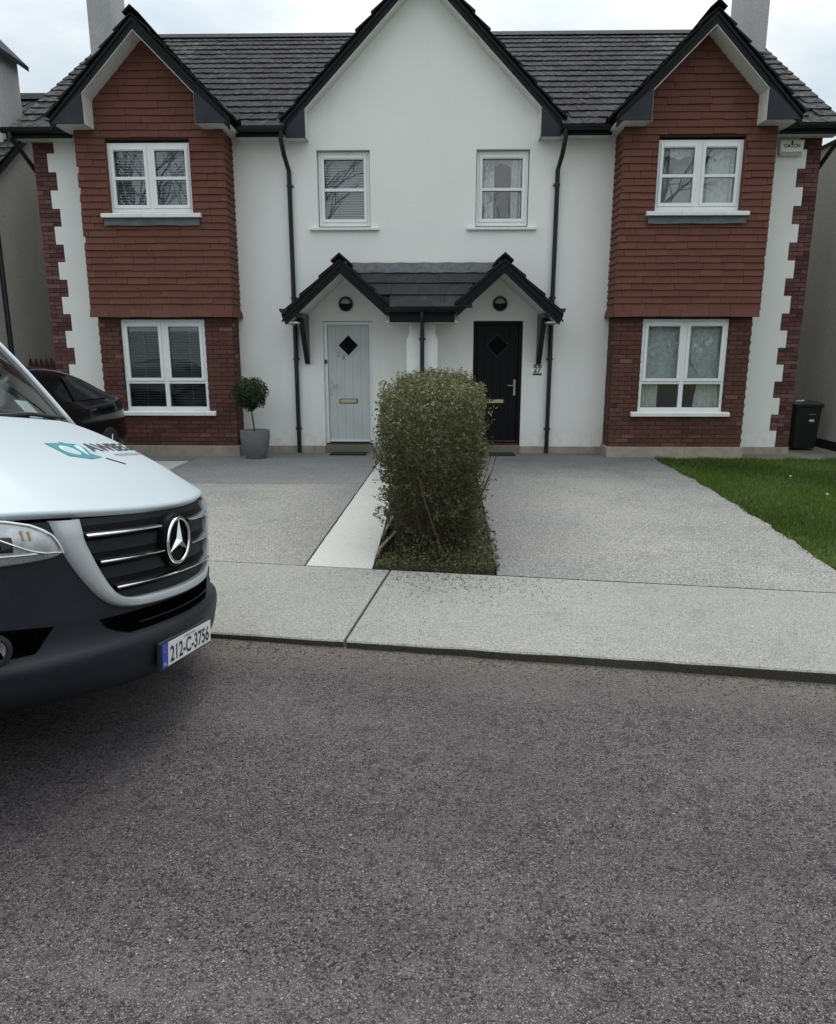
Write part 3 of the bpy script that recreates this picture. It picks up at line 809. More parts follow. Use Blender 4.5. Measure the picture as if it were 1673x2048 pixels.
HOUSES = {}
PITCH = math.atan(.67)
for s in (-1, 1):
    W = (lambda s: (lambda u, y, z: (X0 + s * u, y, z)))(s)
    lab = ('semi detached house with the pale grey door, number 28, left half' if s < 0 else 'semi detached house with the black door, number 27, right half')
    H = empty('semi_detached_house', (X0 + s * 3.1, D, 0), lab, 'house', 'pair of semi detached houses')
    HOUSES[s] = H
    # --- rendered front wall
    zq = [.13 + .272 * k for k in range(19)]
    mb = MB(W)
    us = [0, WIN_S[0], WIN_S[1], DOOR[0], DOOR[1], BW_L[0] - .3, BW_L[1] + .2, 6.17 - .345, 6.17 - .225]
    zs = [.13, WIN_S[2], WIN_S[3], DOOR[3], 4.97, 2.25, .2] + [z for z in zq if z < 4.97]
    def ins(u, z):
        if WIN_S[0] < u < WIN_S[1] and WIN_S[2] < z < WIN_S[3]: return False
        if DOOR[0] < u < DOOR[1] and z < DOOR[3]: return False
        if BW_L[0] - .3 < u < BW_L[1] + .2 and .2 < z < 4.97: return False
        return u < 6.17 - quoin_w(z, s)
    panel(mb, us, zs, D, D + .2, ins)
    mb.prism([(0, 4.97), (2.0, 4.97), (2.0, 5.2), (0, 7.2)], D, D + .2)
    wall = mb.build('wall', 'render_white', H)
    # --- shell behind: gable end, back, party wall, floors
    sh = MB(W)
    sh.box(6.02, 6.165, D + .02, D + 7.6, -.1, 5.0)
    sh.prism([(D + .05, 5.0), (D + 7.5, 5.0), (D + 3.75, 7.6)], 6.02, 6.165, 'x')
    sh.build('gable_wall', 'dash_beige', H)
    sh = MB(W)
    sh.box(.01, 6.02, D + 7.45, D + 7.6, -.1, 5.0).box(.012, .06, D + .21, D + 7.45, -.1, 5.0)
    sh.box(.06, 6.02, D + .21, D + 7.45, 2.42, 2.55).box(.06, 6.02, D + .21, D + 7.45, -.1, .1).box(.06, 6.02, D + .21, D + 7.45, 4.93, 4.98)
    sh.box(.06, 6.02, D + 3.6, D + 3.7, .1, 4.93)
    sh.build('interior_wall', 'interior', H)
    # --- plinth
    MB(W).box(0, DOOR[0], D - .022, D + .18, -.1, .128).box(DOOR[1], 6.17, D - .022, D + .18, -.1, .128).build('plinth', 'plinth_tan', H, bevel=.006)
    MB(W).box(DOOR[0] + .002, DOOR[1] - .002, D - .05, D + .19, -.1, .145).build('threshold', 'threshold', H, bevel=.006)
    # --- quoin bricks
    q0 = MB(W).box(5.80, 6.166, D + .016, D + .19, .128, 4.96).build('quoin', 'mortar', H)
    rz = random.Random(11 + s); row = 0
    z = .13
    while z < 4.93:
        hh = .068; wq = quoin_w(z + .03, s) - .005
        off = row % 2
        if wq < .3: cuts = [wq] if off == 0 else [.5 * wq, wq]
        else: cuts = [.215, wq] if off == 0 else [.105, wq]
        a = 0
        for c in cuts:
            bw = c - a - .009
            me = brick_mesh(bw, hh - .009, .03, 'quoin_brick')
            x, y, zz = W(6.17 - a - bw / 2 - .002, D + .021 + rz.uniform(-.003, .002), z + hh / 2)
            inst('quoin_brick', me, q0, (x, y, zz)); a = c
        z += hh; row += 1
    # --- windows and door
    window(H, W, (WIN_S[0] + .012, WIN_S[1] - .012, WIN_S[2] + .03, WIN_S[3] - .012), D + .085, 'single')
    MB(W).prism([(D - .055, WIN_S[2] - .045), (D + .2, WIN_S[2] - .045), (D + .2, WIN_S[2] + .012), (D + .08, WIN_S[2] + .012), (D - .055, WIN_S[2] - .005)], WIN_S[0] - .14, WIN_S[1] + .13, 'x').build('sill', 'sill_white', H, bevel=.006)
    # --- bay, lower brick part
    bu0, bu1 = 3.04, 5.19; yb = D - PB
    bb = MB(W)
    panel(bb, [bu0 + .008, bu1 - .008, BW_L[0] - .006, BW_L[1] + .006], [.18, 2.26, BW_L[2] - .01, BW_L[3] + .004], yb + .010, yb + .13,
          lambda u, z: not (BW_L[0] < u < BW_L[1] and BW_L[2] < z < BW_L[3]))
    bb.box(bu0 + .008, bu0 + .12, yb + .13, D + .1, .18, 2.26).box(bu1 - .12, bu1 - .008, yb + .13, D + .1, .18, 2.26)
    bay = bb.build('bay', 'mortar', H)
    ch = .0705; z = .186; row = 0
    while z < 2.21:
        hh = ch - .010
        x = bu0 - (.1075 if row % 2 else 0)
        while x < bu1 - .01:
            a, b_ = max(x, bu0), min(x + .205, bu1)
            segs = [(a, b_)]
            if z + hh > BW_L[2] and z < BW_L[3] - .01:
                segs = []
                if a < BW_L[0]: segs.append((a, min(b_, BW_L[0])))
                if b_ > BW_L[1]: segs.append((max(a, BW_L[1]), b_))
            for a2, b2 in segs:
                if b2 - a2 < .03: continue
                me = brick_mesh(b2 - a2, hh, .03, 'brick')
                px, py, pz = W((a2 + b2) / 2, yb + .015 + rz.uniform(-.0025, .0025), z + hh / 2)
                inst('brick', me, bay, (px, py, pz))
            x += .215
        # inner side of the bay
        yv = yb + (.112 if row % 2 == 0 else .005)
        first = True
        while yv < D - .03:
            ln = min(.205, D - .003 - yv)
            me = brick_mesh(.03, hh, ln, 'brick')
            inst('brick', me, bay, W(bu0 + .015 + rz.uniform(-.002, .002), yv + ln / 2, z + hh / 2)); yv += .215
        z += ch; row += 1
    MB(W).box(bu0 - .03, bu1 + .03, yb - .03, D - .024, -.1, .184).build('plinth', 'plinth_tan', H, bevel=.006)
    window(H, W, (BW_L[0] + .004, BW_L[1] - .004, BW_L[2] + .035, BW_L[3] - .002), yb + .03, 'pair_low')
    MB(W).prism([(yb - .06, BW_L[2] - .045), (yb + .12, BW_L[2] - .045), (yb + .12, BW_L[2] + .033), (yb + .02, BW_L[2] + .033), (yb - .06, BW_L[2] + .014)], BW_L[0] - .115, BW_L[1] + .11, 'x').build('sill', 'sill_white', H, bevel=.006)
    # --- bay, upper tile-hung part
    yt = D - PT; tu0, tu1 = 2.99, 5.245
    tb = MB(W)
    panel(tb, [tu0 + .02, tu1 - .02, BW_U[0] - .01, BW_U[1] + .01], [2.25, 4.98, BW_U[2] - .02, BW_U[3] + .0], yt + .012, yt + .13,
          lambda u, z: not (BW_U[0] < u < BW_U[1] and BW_U[2] < z < BW_U[3]))
    tb.box(tu0 + .02, tu0 + .12, yt + .13, D + .1, 2.25, 4.98).box(tu1 - .12, tu1 - .02, yt + .13, D + .1, 2.25, 4.98)
    tb.prism([(UC - 1.10, 4.98), (UC + 1.10, 4.98), (UC + 1.10, 5.12), (UC, 6.22), (UC - 1.10, 5.12)], yt + .012, yt + .1)
    tb.box(bu0 + .1, bu1 - .1, yt + .14, D + .1, 2.25, 2.30)
    cheek = tb.build('tile_hung_wall', 'batten', H)
    rh = .1005; z = 2.245; row = 0; rt_ = random.Random(5 + s)
    while z < 6.10:
        lim = tu1 - UC if z < 4.93 else min(1.12, 6.20 - (z + .05))
        a0, a1 = UC - lim, UC + lim
        x = a0 - (.165 if row % 2 else 0) - rt_.uniform(0, .08)
        while x < a1 - .01:
            wdt = rt_.choice((.33, .33, .33, .44))
            a, b_ = max(x, a0), min(x + wdt - .004, a1)
            segs = [(a, b_)]
            if z + rh > BW_U[2] - .09 and z < BW_U[3] - .02:
                segs = []
                if a < BW_U[0] - .0: segs.append((a, min(b_, BW_U[0] - .004)))
                if b_ > BW_U[1] + .0: segs.append((max(a, BW_U[1] + .004), b_))
            for a2, b2 in segs:
                if b2 - a2 < .035: continue
                me = hung_mesh(b2 - a2, rh)
                kick = .030 if row == 0 else 0
                px, py, pz = W((a2 + b2) / 2, yt + .012 - kick + rt_.uniform(-.003, .003), z + rt_.uniform(-.005, .004))
                inst('hung_tile', me, cheek, (px, py, pz), rot=(0, rt_.uniform(-.012, .012), 0), scale=((b2 - a2) / max(round(b2 - a2, 2), .01), 1, 1))
            x += wdt
        if z < 4.9:       # inner cheek of the bay
            yv = yt - .005 + (.0 if row % 2 else -.12)
            while yv < D - .02:
                e0, e1 = max(yv, yt - .012), min(yv + .33, D - .002)
                if e1 - e0 > .04:
                    me = hung_mesh(e1 - e0, rh)
                    px, py, pz = W(tu0 + .022 - (.030 if row == 0 else 0), (e0 + e1) / 2, z + rt_.uniform(-.005, .004))
                    inst('hung_tile', me, cheek, (px, py, pz), rot=(0, 0, -s * PI / 2 if s > 0 else PI / 2))
                yv += .334
        z += rh; row += 1
    # window reveal head + lead apron + sill + window
    for a in (BW_U[0] - .012, BW_U[1] + .002): MB(W).box(a, a + .010, yt - .012, yt + .10, BW_U[2] - .02, BW_U[3]).build('reveal', 'clay_tile', cheek)
    window(H, W, (BW_U[0], BW_U[1], BW_U[2] + .035, BW_U[3] - .035), yt + .055, 'pair_bar')
    MB(W).prism([(yt - .085, BW_U[2] - .055), (yt + .12, BW_U[2] - .055), (yt + .12, BW_U[2] + .03), (yt + .04, BW_U[2] + .03), (yt - .085, BW_U[2] - .0)], BW_U[0] - .13, BW_U[1] + .13, 'x').build('sill', 'sill_white', H, bevel=.006)
    lv = MB(W)
    def lead(i, j):
        u = BW_U[0] - .10 + (BW_U[1] - BW_U[0] + .20) * i
        zz = BW_U[2] - .05 - j * (.115 + .004 * math.sin(u * 9))
        return (u, yt - .030 - .012 * j + .006 * math.sin(u * 14) * j, zz)
    lv.grid(lead, 18, 2).build('apron_flashing', 'lead', H)
    # --- gable roofs
    gable(H, W, UC, 6.17, 6.43, 1.32, D - .85, 13.95, .82, 4.95, 6, 'both', True)
    gable(H, W, 0.0, 7.10, 7.36, 2.14, D - .25, 15.4, 1.80, 4.90, 9, 'half', True)
    # --- main roof
    ez, ey = 5.06, 11.98
    ridge_y = 16.05; ridge_z = ez + .67 * (ridge_y - ey)
    ro = MB(W)
    for a, b_, yf in ((0.0, 2.12, D + .25), (2.12, 6.29, ey)):
        zf = ez + .67 * (yf - ey)
        ro.prism([(yf, zf - .02), (ridge_y, ridge_z - .02), (2 * ridge_y - ey, ez - .02), (2 * ridge_y - ey, ez - .09), (ridge_y, ridge_z - .09), (yf, zf - .09)], a, b_, 'x')
    roof = ro.build('roof', 'verge_dark', H)
    sl = (ridge_y - ey) / math.cos(PITCH); nr = 17; ga = sl / nr
    tw = .300
    rr = random.Random(21 + s)
    stuffv = MB(W)
    for i in range(nr):
        yy0 = ey - .05 + i * ga * math.cos(PITCH); zz0 = ez - .035 + i * ga * math.sin(PITCH)
        k = 0
        while True:
            u = 6.30 - tw * (k + .5) - (tw / 2 if i % 2 else 0) + (tw / 2 if i % 2 and k == 0 else 0)
            if u < 0.1: break
            k += 1
            zc = zz0 + .1
            # covered by a gable roof?
            if zc + .12 < 7.28 - (u + .16): continue
            if zc + .12 < 6.35 - (abs(u - UC) + .16): continue
            if 5.80 < u < 6.1 and 14.95 < yy0 < 15.3: continue
            if u < 2.2 and yy0 < D + .22: continue
            me = tile_mesh(tw * .985, ga + .05, 'roof_tile_mossy' if u > 4.3 else 'roof_tile')
            px, py, pz = W(u, yy0, zz0 + rr.uniform(-.003, .004))
            inst('roof_tile', me, roof, (px, py, pz), rot=(PITCH - .055 + rr.uniform(-.007, .006), rr.uniform(-.011, .011), rr.uniform(-.008, .008)))
    for k in range(13):
        u = .24 + k * .485
        if u > 6.2: break
        MB(W).prism([(ridge_y - .17, ridge_z - .07), (ridge_y, ridge_z + .055), (ridge_y + .17, ridge_z - .07), (ridge_y + .15, ridge_z - .085), (ridge_y, ridge_z + .02), (ridge_y - .15, ridge_z - .085)], u - .24, u + .238, 'x').build('ridge_tile', 'verge_dark', roof)
    # valley linings beside the gables
    MB(W).tube([(1.72, 12.72, 5.63), (.02, 12.0 + (7.30 - 5.10) / .67, 7.32)], .05, 6).build('valley_lining', 'verge_dark', roof)
    MB(W).tube([(2.80, 12.0, 5.10), (4.05, 12.0 + (6.30 - 5.10) / .67, 6.34)], .05, 6).build('valley_lining', 'verge_dark', roof)
    MB(W).tube([(5.43, 12.0, 5.10), (4.18, 12.0 + (6.30 - 5.10) / .67, 6.34)], .05, 6).build('valley_lining', 'verge_dark', roof)
    # --- eaves: fascia, soffit, gutter
    for a, b_ in ((2.12, 2.86), (5.38, 6.40)):
        e = MB(W).box(a, b_, D - .30, D - .275, 4.90, 5.05).build('fascia', 'barge_dark', H)
        MB(W).box(a, min(b_, 6.30), D - .274, D - .002, 4.915, 4.935).build('soffit', 'soffit_white', e)
        gp = [(D - .305 - .055 + .062 * math.cos(t), 5.03 + .075 * math.sin(t)) for t in [PI * 1.0 + PI * q / 8 for q in range(9)]]
        gp2 = [(D - .305 - .055 + .052 * math.cos(t), 5.03 + .062 * math.sin(t)) for t in [PI * 2.0 - PI * q / 8 for q in range(9)]]
        MB(W).prism(gp + gp2, a - .02, b_ + .03, 'x').build('gutter', 'gutter_black', e, smooth=True)
    # --- downpipes
    pz = [2.55, 1.58, .43, 4.25]
    pipe(W, H, [(2.155, D - .355, 5.0), (2.155, D - .355, 4.86), (2.14, D - .22, 4.66), (2.105, D - .055, 4.47), (2.10, D - .055, 2.5), (2.095, D - .055, .03)], .036,
         [(2.10, D - .055, q) for q in pz])
    pipe(W, H, [(6.30, D - .36, 5.0), (6.30, D - .36, 4.90), (6.26, D - .1, 4.72), (6.215, D + .18, 4.50), (6.215, D + .25, 4.35), (6.215, D + .25, .03)], .036)
    # --- chimney
    c = MB(W).box(5.78, 6.22, 14.92, 15.60, 5.6, 9.3).build('chimney', 'dash_grey', H)
    MB(W).prism([(5.72, 14.86), (6.28, 14.86), (6.28, 15.66), (5.72, 15.66)], 9.3, 9.42, 'z').build('chimney_cap', 'dash_grey', c)
    for yy_ in (15.26,): MB(W).lathe([(.12, 0), (.11, .3), (.13, .34)], (6.0, yy_, 9.42), 14).build('chimney_pot', 'clay_tile', c, smooth=True)

# ------------------------------------------------------------------ front doors
for s in (-1, 1):
    W = (lambda s: (lambda u, y, z: (X0 + s * u, y, z)))(s)
    H = HOUSES[s]
    u0, u1, zt = DOOR[0] + .004, DOOR[1] - .004, DOOR[3] - .004
    y = D + .085; zb = .145
    mat = 'door_grey' if s < 0 else 'door_black'
    fm = 'pvc_white' if s < 0 else 'door_black'
    leaf0 = .060
    uc = (u0 + u1) / 2
    # the leaf is built of vertical boards with grooves between; diamond light cut through
    dz = 1.80; dr_ = .165
    d = MB(W)
    nb = 5; bw = (u1 - u0 - 2 * leaf0) / nb
    for k in range(nb):
        a = u0 + leaf0 + k * bw
        d.box(a + .0025, a + bw - .0025, y + .012, y + .055, zb + .05, zt - leaf0)
    d.box(u0 + leaf0, u1 - leaf0, y + .018, y + .050, zb + .05, zt - leaf0)
    door = d.build('door', mat, H, bevel=.002)
    fr = MB(W).box(u0, u0 + leaf0 - .004, y - .02, y + .07, zb, zt).box(u1 - leaf0 + .004, u1, y - .02, y + .07, zb, zt).box(u0 + leaf0 - .004, u1 - leaf0 + .004, y - .019, y + .07, zt - leaf0 + .004, zt)
    fr.build('door_frame', fm, door, bevel=.004)
    B('weather_bar', 'pvc_white' if s < 0 else 'door_red', door, u0 + leaf0, u1 - leaf0, y - .015, y + .012, zb + .048, zb + .075, .003, W)
    B('door_sill', 'gasket' if s < 0 else 'door_red', door, u0 + .01, u1 - .01, y - .05, y + .07, zb, zb + .03, .003, W)
    # diamond light
    def dia(r): return [(uc, dz - r), (uc + r, dz), (uc, dz + r), (uc - r, dz)]
    fo, fi = dia(dr_ + .04), dia(dr_)
    m = MB(W)
    for i in range(4):
        j = (i + 1) % 4
        m.prism([fo[i], fo[j], fi[j], fi[i]], y - .010, y + .012)
    m.build('diamond_frame', mat if s < 0 else 'bumper_black', door)
    MB(W).prism(dia(dr_), y + .000, y + .004).build('diamond_pane', 'door_glass', door)
    MB(W).prism(dia(dr_ - .002), y + .008, y + .0115).build('diamond_back', 'interior_dark', door)
    # letter plate
    lu = uc + (.015 if s < 0 else -.02)
    B('letter_plate', 'gasket', door, lu - .155, lu + .155, y + .002, y + .013, .84, .92, .004, W)
    B('letter_flap', 'brass', door, lu - .138, lu + .138, y - .006, y + .003, .852, .908, .004, W)
    # handle (the free edge is on the outer side)
    hu = u1 - leaf0 - .045
    m = MB(W).box(hu - .017, hu + .017, y + .002, y + .013, .98, 1.24)
    m.tube([(hu, y + .004, 1.145), (hu, y - .045, 1.145), (hu - .03, y - .05, 1.145), (hu - .125, y - .05, 1.145)], .011, 8)
    m.lathe([(.016, 0), (.016, -.01)], (hu, y + .002, 1.03), 10, 'y')
    m.build('door_handle', 'steel' if s > 0 else 'chrome', door, smooth=True)
    if s < 0:
        m = MB(W).box(u1 - .045, u1 - .008, y - .034, y - .018, 1.50, 1.565).build('doorbell', 'ink', door, bevel=.004)
        text('numeral', '2', 'numeral_grey', door, (X0 - uc - .19, y + .0095, 1.615), (1, 0, 0), (0, 0, 1), .085, .05)
        text('numeral', '8', 'numeral_grey', door, (X0 - uc - .112, y + .0095, 1.560), (1, 0, 0), (0, 0, 1), .085, .05)
    # house number and doormat
    mm = MB(W).prism([(uc - .30, D - .36), (uc + .30, D - .36), (uc + .30, D - .07), (uc - .30, D - .07)], gz(12) + .004, gz(12) + .022, 'z').build('doormat', 'mat_black', bevel=.004)
    tag(mm, 'thin dark doormat in front of the pale grey door' if s < 0 else 'thin dark doormat in front of the black door, half behind the hedge', 'doormat', 'doormats')

# ------------------------------------------------------------------ house number plate and alarm box
sg = empty('house_number_sign', (X0 + 1.905, D - .01, 1.33), 'small black 27 number sign on the white wall by the black door', 'number sign')
sx0 = X0 + 1.905
B('sign_bar', 'ink', sg, sx0 - .072, sx0 + .072, D - .014, D - .004, 1.475, 1.490)
B('sign_bar', 'ink', sg, sx0 - .072, sx0 + .072, D - .014, D - .004, 1.322, 1.347)
text('numerals', '27', 'ink', sg, (sx0 - .066, D - .012, 1.362), (1, 0, 0), (0, 0, 1), .100, .132, bold=.018)
ab = empty('alarm_box', (5.5, D, 4.64), 'white burglar alarm box lettered CATCH under the right eaves', 'alarm box')
MB().prism([(5.325, 4.655), (5.667, 4.655), (5.690, 4.878), (5.315, 4.878)], D - .07, D - .004).build('casing', 'sign_white', ab, bevel=.012)
B('strobe_strip', 'numeral_grey', ab, 5.345, 5.65, D - .073, D - .06, 4.692, 4.704)
B('lower_lip', 'lamp_glass', ab, 5.335, 5.66, D - .074, D - .06, 4.66, 4.688)
text('lettering', 'CATCH', 'ink', ab, (5.375, D - .0735, 4.765), (1, 0, 0), (0, 0, 1), .052, .245, bold=.03)
MB().prism([(5.488, 4.80), (5.502, 4.80), (5.512, 4.85), (5.505, 4.868), (5.492, 4.868), (5.482, 4.85)], D - .0745, D - .0705).build('emblem', 'ink', ab)

# ------------------------------------------------------------------ double porch
Wc = lambda u, y, z: (X0 + u, y, z)
po = empty('porch_canopy', (X0, D - .4, 2.1), 'dark tiled porch roof with two small gables over both front doors', 'porch')
PY = D - .80; SL = .889
for s in (-1, 1):
    W = (lambda s: (lambda u, y, z: (X0 + s * u, y, z)))(s)
    uc = 1.248
    for q, run in ((1, .91), (-1, .75)):
        # roof courses
        L = run; nC = 3; st = L / nC
        for i in range(nC):
            a, b_ = i * st, (i + 1) * st + (.02 if i < nC - 1 else 0)
            za, zb2 = 3.10 - SL * a, 3.10 - SL * b_
            MB(W).prism([(uc + q * a, za - .07), (uc + q * a, za - .025), (uc + q * b_, zb2 + .018), (uc + q * b_, zb2 - .05)], PY - .035, D - .005).build('tile_course', 'verge_dark', po, bevel=.006)
        MB(W).prism([(uc, 3.04), (uc + q * run, 3.04 - SL * run), (uc + q * (run - .06), 2.862 - SL * (run - .06)), (uc, 2.862)], PY - .012, PY + .02).build('bargeboard', 'barge_dark', po)
        MB(W).prism([(uc, 2.985), (uc + q * run, 2.985 - SL * run), (uc + q * run, 2.95 - SL * run), (uc, 2.95)], PY - .028, PY - .011).build('barge_moulding', 'barge_dark', po)
        MB(W).prism([(uc, 2.885), (uc + q * (run - .07), 2.885 - SL * (run - .07)), (uc + q * (run - .07), 2.862 - SL * (run - .07)), (uc, 2.862)], PY + .02, D - .003).build('soffit', 'soffit_white', po)
    for i in range(2):
        y0 = PY - .045 + i * .42
        MB(W).prism([(uc - .12, 3.02), (uc - .135, 3.05), (uc, 3.165), (uc + .135, 3.05), (uc + .12, 3.02), (uc, 3.125)], y0, y0 + .41).build('ridge_tile', 'verge_dark', po, bevel=.005)
    # side gutter seen end-on
    gp = [(2.125 + .062 * math.cos(t), 2.335 + .062 * math.sin(t)) for t in [PI + PI * q / 8 for q in range(9)]]
    gp2 = [(2.125 + .052 * math.cos(t), 2.335 + .052 * math.sin(t)) for t in [2 * PI - PI * q / 8 for q in range(9)]]
    MB(W).prism(gp + gp2, PY - .05, D - .01).build('gutter', 'gutter_black', po, smooth=True)
    MB(W).prism([(2.06, 2.345), (2.19, 2.345), (2.16, 2.285), (2.125, 2.27), (2.09, 2.285)], PY - .054, PY - .046).build('gutter_end', 'gutter_black', po)
    B('soffit', 'soffit_white', po, 1.93, 2.05, PY + .03, D - .01, 2.135, 2.155, 0, W)
    # gallows bracket
    MB(W).prism([(D - .002, 1.50), (D - .002, 2.27), (PY + .28, 2.27), (PY + .28, 2.20), (D - .05, 1.50)], 1.872, 1.955, 'x').build('bracket', 'pipe_green', po, bevel=.008)
    MB(W).box(1.862, 1.965, PY + .04, D - .05, 2.215, 2.285).build('bracket_arm', 'pipe_green', po, bevel=.006)
# lean-to roof between the gables
ang = math.atan2(.72, .80)
ys, zs = PY - .02, 2.365
rowl = (math.hypot(.80, .72)) * .80 / 3
rq = random.Random(3)
for i in range(3):
    yy0 = ys + i * rowl * math.cos(ang); zz0 = zs + i * rowl * math.sin(ang)
    lim = .40 + .25 * i
    x = -lim - .1 - (.15 if i % 2 else 0)
    while x < lim + .1:
        me = tile_mesh(.42, rowl + .06, 'porch_slate', .0015)
        inst('roof_tile', me, po, (X0 + x + .21, yy0, zz0 + rq.uniform(-.002, .003)), rot=(ang - .05, 0, 0))
        x += .4235
MB(Wc).add([(-.5, ys, zs - .03), (.5, ys, zs - .03), (1.15, D - .004, zs + .70), (-1.15, D - .004, zs + .70), (-.5, ys, zs - .10), (.5, ys, zs - .10), (1.15, D - .004, zs + .64), (-1.15, D - .004, zs + .64)],
    [(0, 1, 2, 3), (7, 6, 5, 4), (0, 4, 5, 1), (1, 5, 6, 2), (2, 6, 7, 3), (3, 7, 4, 0)]).build('roof_deck', 'verge_dark', po)
MB(Wc).grid(lambda i, j: (-1.22 + 2.44 * i, D - .205 + .19 * j - .012, 2.365 + .72 * (.80 - .205 + .19 * j + .02) / .8 + .012 + .004 * math.sin(i * 40)), 24, 2).build('flashing', 'flashing', po)
MB(Wc).box(-.50, .50, PY - .005, PY + .02, 2.145, 2.33).build('fascia', 'barge_dark', po)
gp = [(PY - .065 + .062 * math.cos(t), 2.36 + .07 * math.sin(t)) for t in [PI + PI * q / 8 for q in range(9)]]
gp2 = [(PY - .065 + .052 * math.cos(t), 2.36 + .058 * math.sin(t)) for t in [2 * PI - PI * q / 8 for q in range(9)]]
MB(Wc).prism(gp + gp2, -.56, .56, 'x').build('gutter', 'gutter_black', po, smooth=True)
MB(Wc).box(-.55, -.19, PY + .02, D - .003, 2.145, 2.165).box(.19, .55, PY + .02, D - .003, 2.145, 2.165).build('soffit', 'soffit_white', po)
# pier between the doors
pr = MB(Wc).prism([(-.205, 1.98), (-.205, 2.6), (.205, 2.6), (.205, 1.98), (.252, 1.90), (.252, .02), (-.252, .02), (-.252, 1.90)], D - .50, D + .05)
pr.build('pier', 'render_smooth', po, bevel=.035)
pipe(Wc, po, [(.0, PY - .065, 2.32), (.0, PY - .065, 2.22), (0, PY + .06, 2.12), (.0, D - .56, 2.04), (0, D - .56, .03)], .034, [(0, D - .56, 1.90), (0, D - .56, .9)])
for s in (-1, 1):
    W = (lambda s: (lambda u, y, z: (X0 + s * u, y, z)))(s)
    lx = X0 + s * 1.258
    l = empty('wall_lamp', (lx, D, 2.46), 'round bulkhead lamp above the pale grey door' if s < 0 else 'round bulkhead lamp above the black door', 'lamp', 'porch lamps')
    MB().lathe([(.115, 0), (.118, -.03), (.100, -.05), (.092, -.05), (.092, -.012)], (lx, D - .001, 2.46), 28, 'y').build('ring', 'ink', l, smooth=True)
    m = MB()
    def dome(i, j):
        a = PI * (0.02 + .96 * i); r = .09 * math.sin(j * PI / 2 * .98 + .01)
        return (lx + r * math.cos(a), D - .03 - .05 * math.cos(j * PI / 2), 2.462 + r * math.sin(a))
    m.grid(dome, 16, 8).build('lens', 'lamp_glass', l, smooth='all')
    m = MB()
    def dome2(i, j):
        a = -PI * (0.0 + 1.0 * i); r = .094 * math.sin(j * PI / 2)
        return (lx + r * math.cos(a), D - .034 - .05 * math.cos(j * PI / 2), 2.462 + r * math.sin(a))
    m.grid(dome2, 16, 8).build('hood', 'verge_dark', l, smooth='all')

# ------------------------------------------------------------------ blinds and curtains
def blind(u0, u1, z0, z1, y, W, mat, pitch, tilt, label, depth=.048):
    t = empty('venetian_blind', W((u0 + u1) / 2, y, z1), label, 'blind', 'venetian blinds of the left house')
    B('head_rail', 'blind_white', t, u0, u1, y - .015, y + .015, z1 - .03, z1, 0, W)
    n = int((z1 - .04 - z0) / pitch)
    m = MB(W)
    for k in range(n):
        zc = z1 - .045 - k * pitch
        c, s_ = math.cos(tilt) * depth / 2, math.sin(tilt) * depth / 2
        m.add([(u0, y - c, zc - s_), (u1, y - c, zc - s_), (u1, y + c, zc + s_), (u0, y + c, zc + s_)], [(0, 1, 2, 3)])
    m.build('slats', mat, t)
    m = MB(W)
    for f in (.2, .8): m.tube([(u0 + (u1 - u0) * f, y - .013, z0), (u0 + (u1 - u0) * f, y - .013, z1)], .0025, 4)
    m.build('ladder_cord', 'blind_white', t)
WL = lambda u, y, z: (X0 - u, y, z); WR = lambda u, y, z: (X0 + u, y, z)
blind(WIN_S[0] + .06, WIN_S[1] - .06, WIN_S[2] + .05, WIN_S[3] - .05, D + .19, WL, 'blind_white', .038, .80, 'closed pale venetian blind behind the small window over the pale grey door')
blind(BW_U[0] + .05, BW_U[1] - .05, BW_U[2] + .05, BW_U[3] - .05, D - PT + .17, WL, 'blind_white', .038, .80, 'closed pale venetian blind behind the upper window of the left bay')
blind(BW_L[0] + .05, BW_L[1] - .05, BW_L[2] + .05, BW_L[3] - .05, D - PB + .16, WL, 'blind_dark', .040, .35, 'half open dark venetian blind behind the lower window of the left bay')
def curtain(u0, u1, z0, z1, y, W, mat, folds, amp, label, cat='curtain', hem=None, grp='curtains of the right house', taper=0):
    m = MB(W)
    def f(i, j):
        u = u0 + (u1 - u0) * i
        zb = z0 + (hem(i) if hem else 0)
        uu = u + taper * (1 - j) * (i - .5)
        return (uu, y + amp * math.sin(i * folds * 2 * PI + .6 * math.sin(j * 3)) * (.6 + .4 * (1 - j)), zb + (z1 - zb) * j)
    o = m.grid(f, max(40, int(folds * 10)), 6).build('curtain', mat, smooth='all')
    return tag(o, label, cat, grp)
yS = D + .165
curtain(WIN_S[0] + .05, WIN_S[0] + .30, WIN_S[2] + .03, WIN_S[3] - .05, yS, WR, 'net_lace', 4, .014, 'white lace curtain at the left of the small window over the black door')
curtain(WIN_S[1] - .27, WIN_S[1] - .05, WIN_S[2] + .03, WIN_S[3] - .05, yS, WR, 'net_lace', 4, .014, 'white lace curtain at the right of the small window over the black door')
curtain(WIN_S[0] + .05, WIN_S[1] - .05, WIN_S[3] - .22, WIN_S[3] - .05, yS + .03, WR, 'net_lace', 8, .01, 'scalloped lace pelmet in the small window over the black door', hem=lambda i: .05 * abs(math.sin(i * 3 * PI)))
yU = D - PT + .14
curtain(BW_U[0] + .05, BW_U[1] - .05, BW_U[3] - .30, BW_U[3] - .04, yU, WR, 'net_lace', 12, .012, 'scalloped lace pelmet in the upper window of the right bay', hem=lambda i: .06 * abs(math.sin(i * 4 * PI)))
curtain(BW_U[1] - .46, BW_U[1] - .05, BW_U[2] + .03, BW_U[3] - .05, yU + .03, WR, 'net_lace', 5, .016, 'white lace curtain at the right of the upper right bay window')
curtain(BW_U[0] + .05, BW_U[1] - .05, BW_U[2] + .03, BW_U[3] - .05, yU + .20, WR, 'blind_white', .01, .001, 'pale roller blind behind the upper right bay window', 'blind')
yL = D - PB + .125
